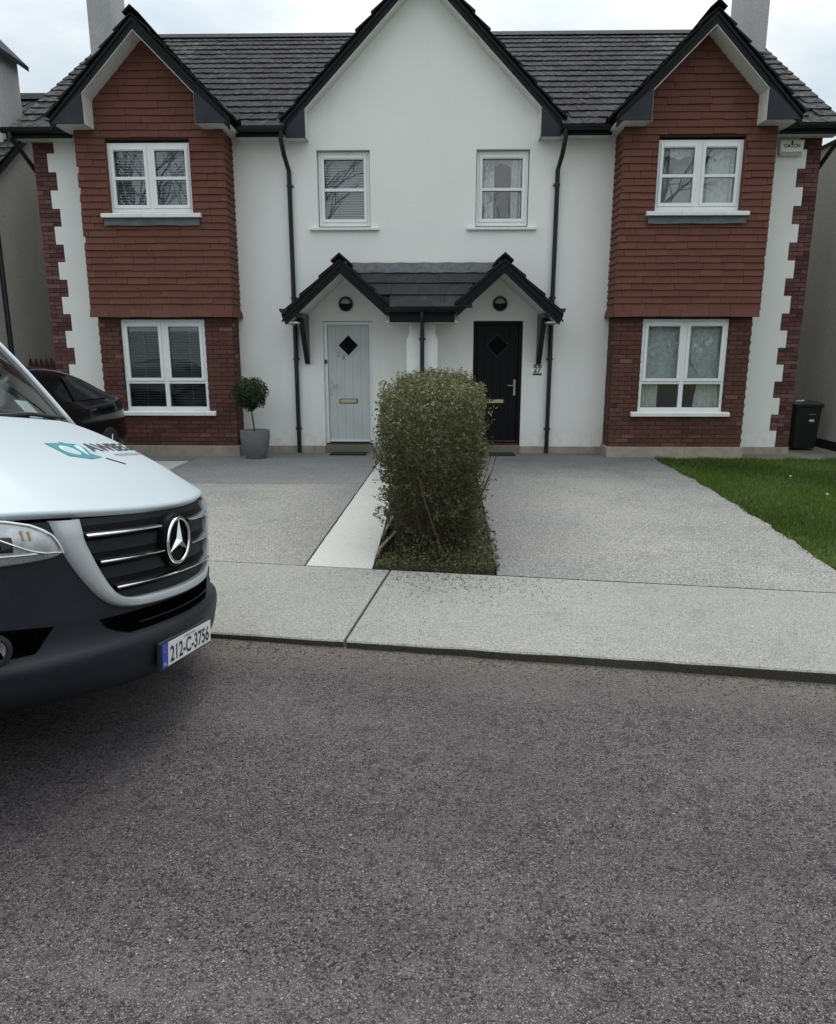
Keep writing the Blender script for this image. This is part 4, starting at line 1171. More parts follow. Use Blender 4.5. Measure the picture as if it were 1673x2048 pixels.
zmid = BW_L[2] + .035 + (BW_L[3] - BW_L[2] - .037) * .315
curtain(BW_L[0] + .05, UC + .02, zmid + .02, BW_L[3] - .05, yL, WR, 'net_curtain', .01, .001, 'grey green roller blind in the left half of the lower right bay window', 'blind')
curtain(UC + .06, BW_L[1] - .05, zmid + .02, BW_L[3] - .05, yL, WR, 'net_curtain', .01, .001, 'grey green roller blind in the right half of the lower right bay window', 'blind')
curtain(UC + .12, BW_L[1] - .10, zmid + .06, BW_L[3] - .10, yL - .02, WR, 'net_lace', 5, .010, 'draped lace net over the blind in the lower right bay window', hem=lambda i: .75 * abs(i - .5))
curtain(BW_L[0] + .05, BW_L[0] + .34, BW_L[2] + .04, zmid + .05, yL + .02, WR, 'curtain_cloth', 4, .022, 'cream curtain at the bottom left of the lower right bay window')
curtain(BW_L[1] - .38, BW_L[1] - .05, BW_L[2] + .04, zmid + .05, yL + .02, WR, 'curtain_cloth', 4, .022, 'cream curtain at the bottom right of the lower right bay window', taper=.12)

# ------------------------------------------------------------------ hedge
hg = empty('hedge', (0, 7.8, .05), 'overgrown olive green privet hedge between the two driveways', 'hedge')
rg = np.random.default_rng(12)
def hedge_pts(n):
    x = rg.uniform(-.56, .56, n); y = rg.uniform(5.50, 10.9, n); z = rg.uniform(.06, 1.66, n)
    hw = .335 + .075 * np.clip((z - .2) / .7, 0, 1) + .035 * np.sin(y * 4.1 + z * 3) * np.cos(z * 7 + y) + .02 * np.sin(y * 11 + z * 9)
    top = 1.375 + .05 * np.sin(x * 7 + y * 2) + .045 * np.sin(y * 5.3 + x * 11) + .035 * np.sin(x * 27 + y * 17)
    fr = 5.66 + .05 * np.sin(x * 8 + z * 6) + .04 * np.sin(z * 11 + x * 5) + .10 * np.clip((.6 - z) / .6, 0, 1)
    cx = .0 + .02 * np.sin(y * 2) + .012 * (y - 5.7) + .04 * np.clip((.5 - z) / .5, 0, 1)
    q = np.maximum.reduce([(np.abs(x - cx) / hw) ** 2 * .98, np.clip(z / top, 0, 2) ** 2, np.clip((fr + .12 - y) / .12, 0, 3)])
    q = np.maximum(q, (np.abs(x - cx) / hw) ** 14 * .7 + np.clip(z / top, 0, 2) ** 44 * .7)
    depth = 1 - q
    keep = (depth > 0)
    # shell-biased density, sparser near the foot
    shell = np.exp(-np.minimum.reduce([hw - np.abs(x - cx), top - z, y - fr]) / .11)
    pr = (.18 + .82 * shell) * (.80 + .20 * np.clip((z - .1) / .5, 0, 1)) * np.where(y > 7.2, .55, 1.0)
    keep &= rg.random(n) < pr
    return np.stack([x, y, z + .03], 1)[keep], np.stack([(x - cx) / hw, np.minimum(0, (y - 6.4)) * .9, (z - .8) * 1.3], 1)[keep]
P, N = hedge_pts(330000)
N = N + rg.normal(0, .75, N.shape)
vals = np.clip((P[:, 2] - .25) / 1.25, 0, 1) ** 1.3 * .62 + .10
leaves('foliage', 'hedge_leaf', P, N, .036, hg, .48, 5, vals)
# straggling shoots standing out of the outline
SP = []; SN = []
st = MB()
for k in range(230):
    a = rg.random()
    if a < .45: p0 = Vector((rg.uniform(-.37, .40), rg.uniform(5.7, 7.8), 1.35)); d_ = Vector((rg.normal(0, .25), rg.normal(0, .25), 1))
    elif a < .72: p0 = Vector((-.36, rg.uniform(5.65, 6.6), rg.uniform(.35, 1.35))); d_ = Vector((-1, rg.normal(-.2, .4), rg.normal(.25, .4)))
    elif a < .9: p0 = Vector((.37, rg.uniform(5.65, 6.6), rg.uniform(.35, 1.35))); d_ = Vector((1, rg.normal(-.2, .4), rg.normal(.25, .4)))
    else: p0 = Vector((rg.uniform(-.35, .4), 5.66, rg.uniform(.3, 1.35))); d_ = Vector((rg.normal(0, .5), -1, rg.normal(.4, .3)))
    d_.normalize(); L = rg.uniform(.06, .15)
    st.tube([p0 - d_ * .1, p0 + d_ * L * .5, p0 + d_ * L + Vector((0, 0, -.01))], [.0025, .002, .001], 4)
    for t in np.linspace(0, 1, 6):
        for _ in range(2):
            SP.append(tuple(p0 + d_ * L * t + Vector(rg.normal(0, .012, 3)))); SN.append(tuple(rg.normal(0, 1, 3)))
leaves('shoot_leaves', 'hedge_leaf', np.array(SP), np.array(SN), .032, hg, .48, 8, np.full(len(SP), .45))
for k in range(85):
    x0 = rg.uniform(-.24, .26); y0 = rg.uniform(5.80, 6.5) if k < 60 else rg.uniform(6.5, 10.3)
    p = Vector((x0, y0, .03)); d_ = Vector((x0 * .35 + rg.normal(0, .06), rg.normal(-.03, .05), 1)).normalized(); pts = [p]
    L = rg.uniform(.5, 1.1)
    for q in range(5):
        d_ = (d_ + Vector((rg.normal(0, .10), rg.normal(0, .08), rg.normal(0, .04)))).normalized()
        p = p + d_ * L / 5; pts.append(p)
    r0 = rg.uniform(.004, .010)
    st.tube(pts, [r0 * (1 - .14 * q) for q in range(6)], 5)
st.tube([(.10, 5.72, .05), (.03, 5.70, .28), (-.06, 5.68, .55), (-.12, 5.66, .80)], [.011, .010, .008, .006], 7)
so = st.build('branches', 'stem', hg); so['kind'] = 'stuff'
# low ivy and weeds at the foot
n = 7500
P = np.stack([rg.uniform(-.44, .52, n), 5.36 + rg.random(n) ** 1.5 * 2.6, rg.uniform(.055, .13, n)], 1)
ok = P[:, 1] > 5.322 - .15 * P[:, 0] + .02
P = P[ok]; P[:, 2] += .22 * rg.random(len(P)) ** 2 * (P[:, 0] > -.25) * np.clip((P[:, 1] - 5.36) / .25, .1, 1)
iv = leaves('ground_ivy', 'hedge_leaf', P, rg.normal(0, .7, P.shape) + [0, -.3, .8], .030, None, .5, 9, rg.uniform(.0, .45, len(P)))
tag(iv, 'dark ivy and weeds at the foot of the hedge', 'ground cover', kind='stuff')
# timber edging boards
for (x, y, a, L, lab) in ((-.425, 6.02, 1.38, .55, 'weathered timber edging board at the near corner of the hedge bed'), (-.445, 6.75, 1.50, .7, 'weathered timber edging board further back along the hedge bed')):
    e = MB().box(-L / 2, L / 2, -.012, .012, 0, .13).build('edging_board', 'timber', bevel=.003)
    e.location = (x, y, gz(y) - .035); e.rotation_euler = (.38, 0, a); tag(e, lab, 'board', 'timber edging boards')
# leaf litter on path and gutter of the road
n = 850
a = rg.random(n)
X = np.where(a < .62, rg.normal(.15, .42, n), rg.uniform(-1.3, 2.6, n))
Y = np.where(a < .62, 5.30 - .15 * X - np.abs(rg.normal(0, .26, n)) - .02, np.where(a < .8, 4.0 - .159 * X - np.abs(rg.normal(0, .06, n)) - .012, rg.uniform(4.1, 11.5, n)))
kx = np.clip(.047 + .0088 * X, .022, .085); t = np.clip((Y - (4.0 - .159 * X)) / 1.32, 0, 1)
Z = np.where(Y < 4.0 - .159 * X, .004, np.where(Y < 5.322 - .15 * X, kx + (.09 - kx) * t + .004, .09 - .08 * np.clip((Y - 5.3) / 7, 0, 1) + .004))
P = np.stack([X, Y, Z], 1)
lt = leaves('leaf_litter', 'litter_leaf', P, rg.normal(0, .22, P.shape) + [0, 0, 1], .017, None, .4, 10)
tag(lt, 'scattered dead leaves on the footpath and along the kerb', 'leaf litter', kind='stuff')
# loose chippings on the road
n = 9000
X = rg.uniform(-3.2, 3.4, n); Y = np.where(rg.random(n) < .35, 4.0 - .159 * X - np.abs(rg.normal(0, .13, n)) - .01, rg.uniform(.9, 4.0, n))
ok = (Y < 4.0 - .159 * X - .008); X, Y = X[ok], Y[ok]; n = len(X)
R = rg.uniform(.0022, .0060, n)
base = np.array([(1, 0, 0), (0, 1, 0), (-1, 0, 0), (0, -1, 0), (0, 0, .8), (0, 0, -.8)], float)
V = base[None] * R[:, None, None] * rg.uniform(.6, 1.35, (n, 6, 3)); V += np.stack([X, Y, R * .35], 1)[:, None]
tri = np.array([(0, 1, 4), (1, 2, 4), (2, 3, 4), (3, 0, 4), (1, 0, 5), (2, 1, 5), (3, 2, 5), (0, 3, 5)])
T = (np.arange(n)[:, None, None] * 6 + tri[None]).reshape(-1)
me = bpy.data.meshes.new('chippings'); me.vertices.add(n * 6); me.vertices.foreach_set('co', V.ravel())
me.loops.add(len(T)); me.loops.foreach_set('vertex_index', T); nf = len(T) // 3
me.polygons.add(nf); me.polygons.foreach_set('loop_start', np.arange(nf) * 3); me.polygons.foreach_set('loop_total', np.full(nf, 3)); me.update()
at = me.attributes.new('v', 'FLOAT', 'POINT'); at.data.foreach_set('value', np.repeat(rg.random(n) ** 2.2, 6))
b = NB('chipping')
ac = b.n('ShaderNodeAttribute'); ac.attribute_name = 'v'
b.col(b.ramp(ac.outputs['Fac'], [(0.0, (.07, .064, .064)), (.6, (.13, .12, .118)), (1.0, (.32, .30, .28))])); b.set(rough=.85)
me.materials.append(MATS['chipping'])
tag(link(bpy.data.objects.new('chippings', me)), 'loose stone chippings lying on the road', 'chippings', kind='stuff')
# daisies in the lawn
for x, y, lab in ((4.75, 9.6, 'tiny white daisy in the lawn, the farthest back'), (4.55, 8.3, 'tiny white daisy in the middle of the lawn'), (4.25, 6.75, 'tiny white daisy in the lawn, the nearest to the road')):
    f = MB().lathe([(.004, 0), (.016, .006), (.014, .010), (.002, .009)], (x, y, gz(y) + .055), 8).tube([(x, y, gz(y)), (x, y, gz(y) + .056)], .0015, 4).build('daisy', 'sign_white')
    tag(f, lab, 'daisy', 'daisies in the lawn')

# ------------------------------------------------------------------ potted topiary
tp = empty('potted_topiary', (-2.87, 11.62, gz(11.6)), 'small ball topiary tree in a grey pot by the left bay', 'plant')
px, py, pz = -2.87, 11.62, gz(11.6)
MB().lathe([(.150, 0), (.165, .02), (.215, .20), (.235, .34), (.232, .45), (.222, .455), (.212, .44), (.20, .40)], (px, py, pz), 32).build('pot', 'pot_grey', tp, smooth=True)
MB().lathe([(.205, .405), (.01, .42)], (px, py, pz), 20).build('compost', 'soil', tp)
MB().tube([(px, py, pz + .4), (px - .02, py, pz + .6), (px - .045, py, pz + .8), (px - .05, py, pz + 1.0)], [.014, .013, .012, .011], 8).build('trunk', 'bark', tp)
n = 5200
dv = rg.normal(size=(n, 3)); dv /= np.linalg.norm(dv, axis=1)[:, None]
rr_ = .275 * rg.random(n) ** .30 * (1 + .10 * np.sin(dv[:, 0] * 7 + dv[:, 2] * 5) + .06 * np.sin(dv[:, 1] * 11 + dv[:, 0] * 13))
P = dv * rr_[:, None] * [1, 1, .95] + [px - .05, py, pz + 1.03]
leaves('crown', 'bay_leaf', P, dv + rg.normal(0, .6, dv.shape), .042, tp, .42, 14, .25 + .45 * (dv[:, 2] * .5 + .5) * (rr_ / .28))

# ------------------------------------------------------------------ neighbouring buildings
nl = empty('neighbour_house', (-9, 13, 0), 'grey roughcast neighbouring house at the left edge', 'house')
NX = -7.20
def nvz(y): return 4.743 + .74 * (y - 12.81)
MB().prism([(12.2, -.1), (18.0, -.1), (18.0, 4.3), (14.85, nvz(14.85)), (12.2, nvz(12.2))], -14, NX, 'x').build('gable_wall', 'dash_beige', nl)
rfl = MB().prism([(11.9, nvz(11.9) + .03), (14.85, nvz(14.85) + .03), (14.85, nvz(14.85) + .10), (11.9, nvz(11.9) + .10)], -14, NX + .10, 'x')
rfl.prism([(14.85, nvz(14.85) + .03), (17.9, 4.2), (17.9, 4.27), (14.85, nvz(14.85) + .10)], -14, NX + .10, 'x')
rfn = rfl.build('roof', 'verge_dark', nl)
pn = math.atan(.74)
for i in range(12):
    for k in range(9):
        y = 11.86 + i * .30 * math.cos(pn); z = nvz(11.86) + .095 + i * .30 * math.sin(pn)
        if y > 14.75: continue
        inst('roof_tile', tile_mesh(.2955, .35, 'roof_tile_mossy'), rfn, (NX + .12 - .15 - k * .30 - (.15 if i % 2 and k else 0), y, z), rot=(pn - .055, 0, random.uniform(-.006, .006)))
MB().prism([(14.68, nvz(14.85) + .02), (14.85, nvz(14.85) + .17), (15.02, nvz(14.85) + .02)], -14, NX + .11, 'x').build('ridge_tile', 'verge_dark', rfn)
MB().prism([(11.88, nvz(11.88) - .1), (14.85, nvz(14.85) - .1), (14.85, nvz(14.85) + .06), (11.88, nvz(11.88) + .06)], NX + .075, NX + .10, 'x').build('bargeboard', 'barge_dark', nl)
sk = MB().box(-8.6, -7.33, 13.25, 14.0, 5.0, 6.62).build('stack', 'dash_grey', nl)
MB().prism([(-7.18, 6.60), (-7.96, 7.36), (-8.74, 6.60), (-8.74, 6.52), (-7.96, 7.26), (-7.18, 6.52)], 13.12, 14.1).build('stack_roof', 'verge_dark', sk)
MB().prism([(-7.33, 6.60), (-7.96, 7.24), (-8.6, 6.60)], 13.25, 14.0).build('stack_gable', 'dash_grey', sk)
pipe(None, nl, [(NX + .05, 12.45, 4.4), (NX + .05, 12.45, .0)], .04)
nr_ = empty('neighbour_house', (9, 13, 0), 'grey rendered neighbouring wall at the right edge', 'house')
MB().prism([(11.3, -.1), (18.0, -.1), (18.0, 5.30), (11.3, 5.20)], 7.0, 13, 'x').build('gable_wall', 'dash_shade', nr_)
MB().prism([(11.2, 5.20), (18.3, 5.30), (18.3, 5.36), (11.2, 5.26)], 6.97, 13, 'x').build('roof', 'verge_dark', nr_)
MB().box(6.985, 7.0, 11.3, 18, -.1, .16).build('plinth', 'verge_dark', nr_)
# low wall with pickets between the houses on the left
gw = B('garden_wall', 'dash_shade', None, -7.19, -6.36, 13.0, 13.12, -.1, 1.335); tag(gw, 'low grey wall closing the gap left of the pair of houses', 'wall')
pf = empty('picket_fence', (-6.8, 13.0, 1.3), 'red brown pointed picket fence on the low wall at the left', 'fence')
for k in range(9):
    x = -7.18 + k * .094
    MB().prism([(x, 1.29), (x + .080, 1.29), (x + .080, 1.46), (x + .066, 1.52), (x + .04, 1.585), (x + .014, 1.52), (x, 1.46)], 12.975, 12.995).build('picket', 'fence_red', pf)
B('rail', 'fence_red', pf, -7.19, -6.36, 12.996, 13.02, 1.34, 1.40)

# ------------------------------------------------------------------ wheelie bin
bn = empty('wheelie_bin', (6.46, 12.95, .01), 'dark green wheelie bin in the gap right of the right house', 'bin')
bx, by, bz = 6.50, 12.98, .012
def bin_ring(f, z): return [(bx - .22 * f, by - .24 * f, z), (bx + .22 * f, by - .24 * f, z), (bx + .22 * f, by + .24 * f, z), (bx - .22 * f, by + .24 * f, z)]
m = MB(); vs = bin_ring(.84, bz + .03) + bin_ring(1.0, bz + .74) + bin_ring(1.06, bz + .745) + bin_ring(1.06, bz + .775)
m.add(vs, [(3, 2, 1, 0)] + [(k * 4 + i, k * 4 + (i + 1) % 4, (k + 1) * 4 + (i + 1) % 4, (k + 1) * 4 + i) for k in range(3) for i in range(4)])
m.build('body', 'bin_green', bn, bevel=.012)
MB().prism([(by - .265, bz + .776), (by + .26, bz + .776), (by + .26, bz + .84), (by - .05, bz + .83), (by - .265, bz + .80)], bx - .245, bx + .245, 'x').build('lid', 'bin_green', bn, bevel=.012)
for q in (-1, 1): MB().lathe([(.09, -.025), (.09, .025)], (bx + q * .19, by + .22, bz + .09), 18, 'x').build('wheel', 'tyre', bn)
MB().tube([(bx - .2, by + .29, bz + .80), (bx + .2, by + .29, bz + .80)], .014, 8).build('handle', 'bin_green', bn)
B('label', 'sign_white', bn, bx + .02, bx + .105, by - .229, by - .226, bz + .50, bz + .575)
B('label_strip', 'numeral_grey', bn, bx + .0, bx + .13, by - .236, by - .233, bz + .62, bz + .635)
MB().tube([(bx - .26, by - .24, bz + .855), (bx - .17, by - .25, bz + .858), (bx - .12, by - .25, bz + .862)], [.006, .012, .016], 8).build('bag_tie', 'paper', bn)

# ------------------------------------------------------------------ parked black car on the neighbouring drive
car = empty('parked_car', (-5.6, 9.0, gz(9)), 'black hatchback parked behind the van in front of the left bay', 'car')
CX, CT = -5.53, 11.10
def ct(t, w_, z): return (CX + w_, CT - t, z * 1.085 + gz(CT - t))
ST = [(0, .40), (.0, .80), (.04, .93), (.14, 1.0), (.44, 1.13), (.9, 1.285), (1.6, 1.40), (2.2, 1.41), (2.7, 1.33), (3.25, 1.02), (3.4, .98), (3.9, .90), (4.2, .78), (4.32, .60)]
ts = [a for a, _ in ST]; zr_ = [b_ for _, b_ in ST]
def ringc(t, zr):
    k = min(1, .90 + .35 * t) * min(1, .84 + .35 * (4.32 - t)); zb = min(.94 - .02 * max(0, t - 1), zr - .015)
    wr = .60 if zr > 1.0 else .70
    lo = .24
    half = [(.80, lo), (.865, .36), (.885, .58), (.870, .78), (.845, zb), (wr + .06, max(zb + .004, zr - .10)), (wr - .04, max(zb + .008, zr - .025)), (0, zr)]
    return [(w_ * k, z) for w_, z in half]
m = MB(); rings = []
for t, zr in ST:
    h_ = ringc(t, zr); pts = h_ + [(-w_, z) for w_, z in reversed(h_[:-1])]
    rings.append([ct(t, w_, z) for w_, z in pts])
nn = len(rings[0]); vs = [p for r in rings for p in r]
fs = [(i * nn + k, i * nn + k + 1, (i + 1) * nn + k + 1, (i + 1) * nn + k) for i in range(len(rings) - 1) for k in range(nn - 1)]
fs += [tuple(range(nn)), tuple((len(rings) - 1) * nn + k for k in range(nn - 1, -1, -1))]
m.add(vs, fs); cb = m.build('body', 'car_black', car, smooth='all')
sb = cb.modifiers.new('sub', 'SUBSURF'); sb.levels = 1; sb.render_levels = 2
def carside(t, f, off=.012):
    zr = float(np.interp(t, ts[1:], zr_[1:])); h_ = ringc(t, zr)
    a, b_ = h_[4], h_[5]
    return ct(t, a[0] + (b_[0] - a[0]) * f + off, a[1] + (b_[1] - a[1]) * f)
for t0, t1, nm in ((.62, 1.62, 'side_window'), (1.70, 2.75, 'side_window')):
    MB().grid(lambda i, j: carside(t0 + (t1 - t0) * i, .08 + .80 * j * (1 if t0 > 1 else min(1, .25 + 1.6 * i)), .010), 8, 3).build(nm, 'car_glass', car, smooth='all')
MB().grid(lambda i, j: ct(.02 + .28 * i, .752 + .052 * i - .012 * j, .80 + .11 * j + .02 * i), 5, 2).build('tail_light', 'tail_red', car)
MB().grid(lambda i, j: ct(-.01 + .45 * i, .795 + .035 * i, .40 + .16 * j), 5, 2).build('bumper_corner', 'car_black', car)
for t in (.78, 3.42):
    c = ct(t, .80, 0); z0 = gz(c[1])
    wl = MB().lathe([(.24, -.10), (.31, -.09), (.315, 0), (.31, .09), (.22, .095)], (c[0] - .0, c[1], z0 + .315), 28, 'x').build('wheel', 'tyre', car, smooth=True)
    m = MB().lathe([(.225, .085), (.20, .07), (.05, .075), (.03, .085)], (c[0], c[1], z0 + .315), 24, 'x')
    for q in range(5):
        a = q * 2 * PI / 5
        m.tube([(c[0] + .085, c[1] + .03 * math.cos(a), z0 + .315 + .03 * math.sin(a)), (c[0] + .085, c[1] + .21 * math.cos(a), z0 + .315 + .21 * math.sin(a))], .02, 6)
    m.build('rim', 'steel', wl, smooth=True)
    c2 = ct(t, -.80, 0)
    MB().lathe([(.24, -.10), (.31, -.09), (.315, 0), (.31, .09), (.22, .095)], (c2[0], c2[1], z0 + .315), 24, 'x').build('wheel', 'tyre', car, smooth=True)
MB().tube([ct(1.35, .90, .83), ct(1.18, .905, .835)], .012, 6).build('door_handle', 'chrome', car)
MB().lathe([(.02, 0), (.10, .02), (.09, .10), (.02, .12)], ct(2.72, .96, .92), 12).build('door_mirror', 'car_black', car, smooth=True)

# ------------------------------------------------------------------ white van on the road
VO = Vector((-1.157, 3.115, 0.0)); VYAW, VROLL = -.128, .135
vf = Vector((math.cos(VYAW), math.sin(VYAW), 0)); vr = Vector((math.sin(VYAW), -math.cos(VYAW), 0)); vu = Vector((0, 0, 1))
vex, vey, vez = vf, vr * math.cos(VROLL) + vu * math.sin(VROLL), vu * math.cos(VROLL) - vr * math.sin(VROLL)
def VT(x, y, z): return tuple(VO + vex * x + vey * y + vez * z)          # van frame: x forward, y towards its right side, z up
def VG(x, y, z): return tuple(VO + vf * x + vr * y + vu * z)             # same without the lean of the body
van = empty('delivery_van', VG(-2.5, 0, 0), 'white delivery van parked at the left with its grille towards the right', 'van')
def xn(y): return -.34 * y * y - 2.0 * max(0, abs(y) - .8) ** 2
DZ = [(.29, -.15), (.325, -.05), (.37, -.012), (.455, .0), (.50, .0), (.525, -.006), (.55, -.036), (.60, -.052), (.65, -.050), (.68, -.056), (.80, -.068), (.92, -.078), (1.0, -.088), (1.05, -.105)]
def dxz(z): return float(np.interp(z, [a for a, _ in DZ], [b_ for _, b_ in DZ]))
def sst(a, b_, x): t = min(max((x - a) / (b_ - a), 0), 1); return t * t * (3 - 2 * t)
def skin(y, z, off=0.0):
    return (xn(y) + dxz(z) + off, y, z + .08 * y * y * (1 - sst(.40, .54, z)))
zl = [.29, .31, .325, .345, .37, .40, .43, .46, .49, .505, .52, .535, .55, .575, .60, .64, .68, .74, .80, .86, .92, .97, 1.01, 1.045]
m = MB(VT)
nu, nv = 56, len(zl) - 1
m.grid(lambda i, j: skin(-1 + 2 * i, zl[int(round(j * nv))]), nu, nv)
bump = m.build('bumper', 'bumper_black', van, smooth=True)
def resample(L, n):
    L = np.array(L); d_ = np.r_[0, np.cumsum(np.linalg.norm(np.diff(L, axis=0), axis=1))]; t = np.linspace(0, d_[-1], n)
    return np.stack([np.interp(t, d_, L[:, 0]), np.interp(t, d_, L[:, 1])], 1)
# smooth the outlines a little so corners read as curves
def smoothp(L, n=90, it=10):
    P_ = resample(L, n)
    for _ in range(it): P_[1:-1] = .25 * P_[:-2] + .5 * P_[1:-1] + .25 * P_[2:]
    return P_
# near-side fog lamp in its recess
def patch(name, mat, parent, poly, off, sub=0):
    """polygon of (y,z) laid on the nose skin"""
    c_y = sum(p[0] for p in poly) / len(poly); c_z = sum(p[1] for p in poly) / len(poly)
    k = 5; vs = []; fs = []; n_ = len(poly)
    for q in range(k + 1):
        f = q / k
        for y, z in poly: vs.append(skin(c_y + (y - c_y) * f, c_z + (z - c_z) * f, off if q < k else off - .012))
    for q in range(k):
        for i in range(n_): fs.append((q * n_ + i, q * n_ + (i + 1) % n_, (q + 1) * n_ + (i + 1) % n_, (q + 1) * n_ + i))
    return MB(VT).add(vs, fs).build(name, mat, parent, smooth=True)
for s in (-1, 1):
    rc = smoothp([(.66, .652), (.80, .668), (.93, .68), (.995, .66), (.995, .56), (.97, .50), (.90, .488), (.80, .512), (.72, .57), (.66, .652)], 40, 3)
    patch('fog_lamp_recess', 'intake_black', bump, [(s * y, max(z, .556)) for y, z in rc[:-1]], .006)
    fy = s * .868; fx, _, fz = skin(fy, .60)
    nrm = Vector((1, s * .75, -.02)).normalized()
    def ringpts(r, d_, n_=20):
        a1 = nrm.cross(Vector((0, 0, 1))).normalized(); a2 = a1.cross(nrm)
        c0 = Vector((fx, fy, fz)) + nrm * d_
        return [tuple(c0 + (a1 * math.cos(t) + a2 * math.sin(t)) * r) for t in np.linspace(0, 2 * PI, n_, endpoint=False)]
    def loft(name, mat, parent, rs):
        vs = []; fs = []
        for r, d_ in rs: vs += ringpts(r, d_)
        for q in range(len(rs) - 1):
            for i in range(20): fs.append((q * 20 + i, q * 20 + (i + 1) % 20, (q + 1) * 20 + (i + 1) % 20, (q + 1) * 20 + i))
        return MB(VT).add(vs, fs).build(name, mat, parent, smooth=True)
    if s < 0: continue
    fl = loft('fog_lamp', 'rubber', bump, [(.062, .0), (.062, .022), (.046, .026), (.042, .014)])
    loft('lens', 'lamp_ribbed', fl, [(.043, .013), (.030, .009), (.016, .004), (.001, .002)])
def intake(i, j):
    z = .556 + .082 * j
    w_ = float(np.interp(z, [.556, .575, .60, .638], [.36, .425, .468, .500]))
    return skin(w_ * (-1 + 2 * i), z, .004)
MB(VT).grid(intake, 30, 8).build('air_intake', 'intake_black', bump, smooth='all')
m = MB(VT)
for zz in (.585,): m.tube([skin(y, zz, .004) for y in np.linspace(-.44, .30, 13)], .003, 5)
m.build('intake_bar', 'bumper_black', bump)
# grille: shiny black field, silver surround, slats, emblem
def gfield(i, j):
    z = .69 + (1.045 - .69) * j
    hw = float(np.interp(z, [.689, .70, .712, .76, .82, .875, .985, 1.045], [.15, .30, .40, .44, .475, .505, .545, .535]))
    wob = -.010 * math.sin(PI * (((z - .7635) / .1115) % 1.0)) ** 2
    return skin(hw * (-1 + 2 * i), z, .006 + wob)
grl = MB(VT).grid(gfield, 30, 36).build('grille', 'grille_black', van, smooth='all')
O = [(.645, 1.048), (.640, .985), (.622, .925), (.552, .805), (.482, .712), (.42, .672), (.33, .655), (.18, .650), (0, .648)]
I = [(.540, 1.048), (.552, .985), (.508, .875), (.450, .76), (.410, .714), (.35, .700), (.27, .696), (.15, .692), (0, .690)]
O = O + [(-y, z) for y, z in reversed(O[:-1])]; I = I + [(-y, z) for y, z in reversed(I[:-1])]
Os, Is = smoothp(O), smoothp(I)
def surr(i, j):
    k = int(round(i * 89)); o_, n_ = Os[k], Is[k]
    prof = [(0, -.006), (.04, .016), (.2, .026), (.5, .030), (.8, .030), (.96, .024), (1.0, .010), (1.0, -.015)][int(round(j * 7))]
    y, z = o_ + (n_ - o_) * prof[0]
    return skin(y, z, prof[1])
MB(VT).grid(surr, 89, 7).build('grille_surround', 'van_silver', grl, smooth=True)
for zz, e, gapw in ((.985, .545, .135), (.875, .500, .135), (.762, .435, 0)):
    spans = [(-e, e)] if not gapw else [(-e, -gapw), (gapw, e)]
    for a, b_ in spans:
        m = MB(VT)
        def slat(i, j, a=a, b_=b_, zz=zz, e=e):
            y = a + (b_ - a) * i
            th = .0045 + .0028 * sst(.45, 1, abs(y) / e)
            p = [(-th, .040), (-th * .3, .041), (th * .4, .036), (th, .026), (th + .003, .0)][int(round(j * 4))]
            return skin(y, zz + p[0], p[1])
        m.grid(slat, 24, 4).build('chrome_slat', 'chrome', grl, smooth=True)
        m = MB(VT)
        def fin(i, j, a=a, b_=b_, zz=zz):
            y = a + (b_ - a) * i
            p = [(-.005, .034), (-.012, .028), (-.018, .016), (-.022, .004)][int(round(j * 3))]
            return skin(y, zz + p[0], p[1])
        m.grid(fin, 24, 3).build('slat_fin', 'grille_black', grl, smooth=True)
# round emblem with a three-pointed star
sc = Vector(skin(0, .902)) + Vector((.034, 0, 0))
em = MB(VT).lathe([(.128, -.05), (.124, -.012), (.116, -.004), (.10, -.010), (.001, -.012)], tuple(sc), 36, 'x').build('emblem', 'grille_black', grl, smooth=True)
m = MB(VT)
rp = [tuple(sc + Vector((.0, .103 * math.cos(t), .103 * math.sin(t)))) for t in np.linspace(0, 2 * PI, 49)]
m.tube(rp, .0085, 8, cap=False); m.build('emblem_ring', 'chrome', em, smooth='all')
m = MB(VT)
for k in range(3):
    a = PI / 2 + k * 2 * PI / 3; d_ = Vector((0, math.cos(a), math.sin(a))); n_ = Vector((0, -math.sin(a), math.cos(a)))
    tip = sc + d_ * .099 + Vector((.002, 0, 0)); ctr = sc + Vector((.020, 0, 0))
    l_ = sc + (d_ * .5 - n_ * .866) * -.0 + n_ * .0 + Vector((0, 0, 0))
    v1 = sc + (d_ * .5 + n_ * .866) * .022; v2 = sc + (d_ * .5 - n_ * .866) * .022
    m.add([tuple(ctr), tuple(tip), tuple(v1), tuple(v2)], [(0, 2, 1), (0, 1, 3)])
m.build('star', 'chrome', em)
# number plate
ph = MB(VT).box(-.012, .008, -.232, .272, .360, .484).build('number_plate', 'rubber', van, bevel=.004)
MB(VT).box(.0085, .0115, -.222, .216, .369, .475).build('plate_field', 'plate_white', ph)
MB(VT).box(.0085, .0116, .2125, .262, .368, .476).build('country_band', 'plate_blue', ph)
text('plate_number', '212-C-3756', 'ink', ph, VT(.0125, .194, .380), -vey, vez, .073, .395, bold=.016)
text('county_name', 'CORCAIGH', 'ink', ph, VT(.0125, .065, .459), -vey, vez, .011, .115)
text('country_code', 'IRL', 'plate_white', ph, VT(.0125, .253, .378), -vey, vez, .016, .030)
m = MB(VT)
for k in range(12):
    a = k * PI / 6; cy, cz = .237 + .013 * math.cos(a), .452 + .013 * math.sin(a)
    m.prism([(cy + .0022, cz), (cy, cz + .0022), (cy - .0022, cz), (cy, cz - .0022)], .0118, .0122, 'x')
st_ = m.build('country_stars', 'brass', ph); st_['kind'] = 'stuff'
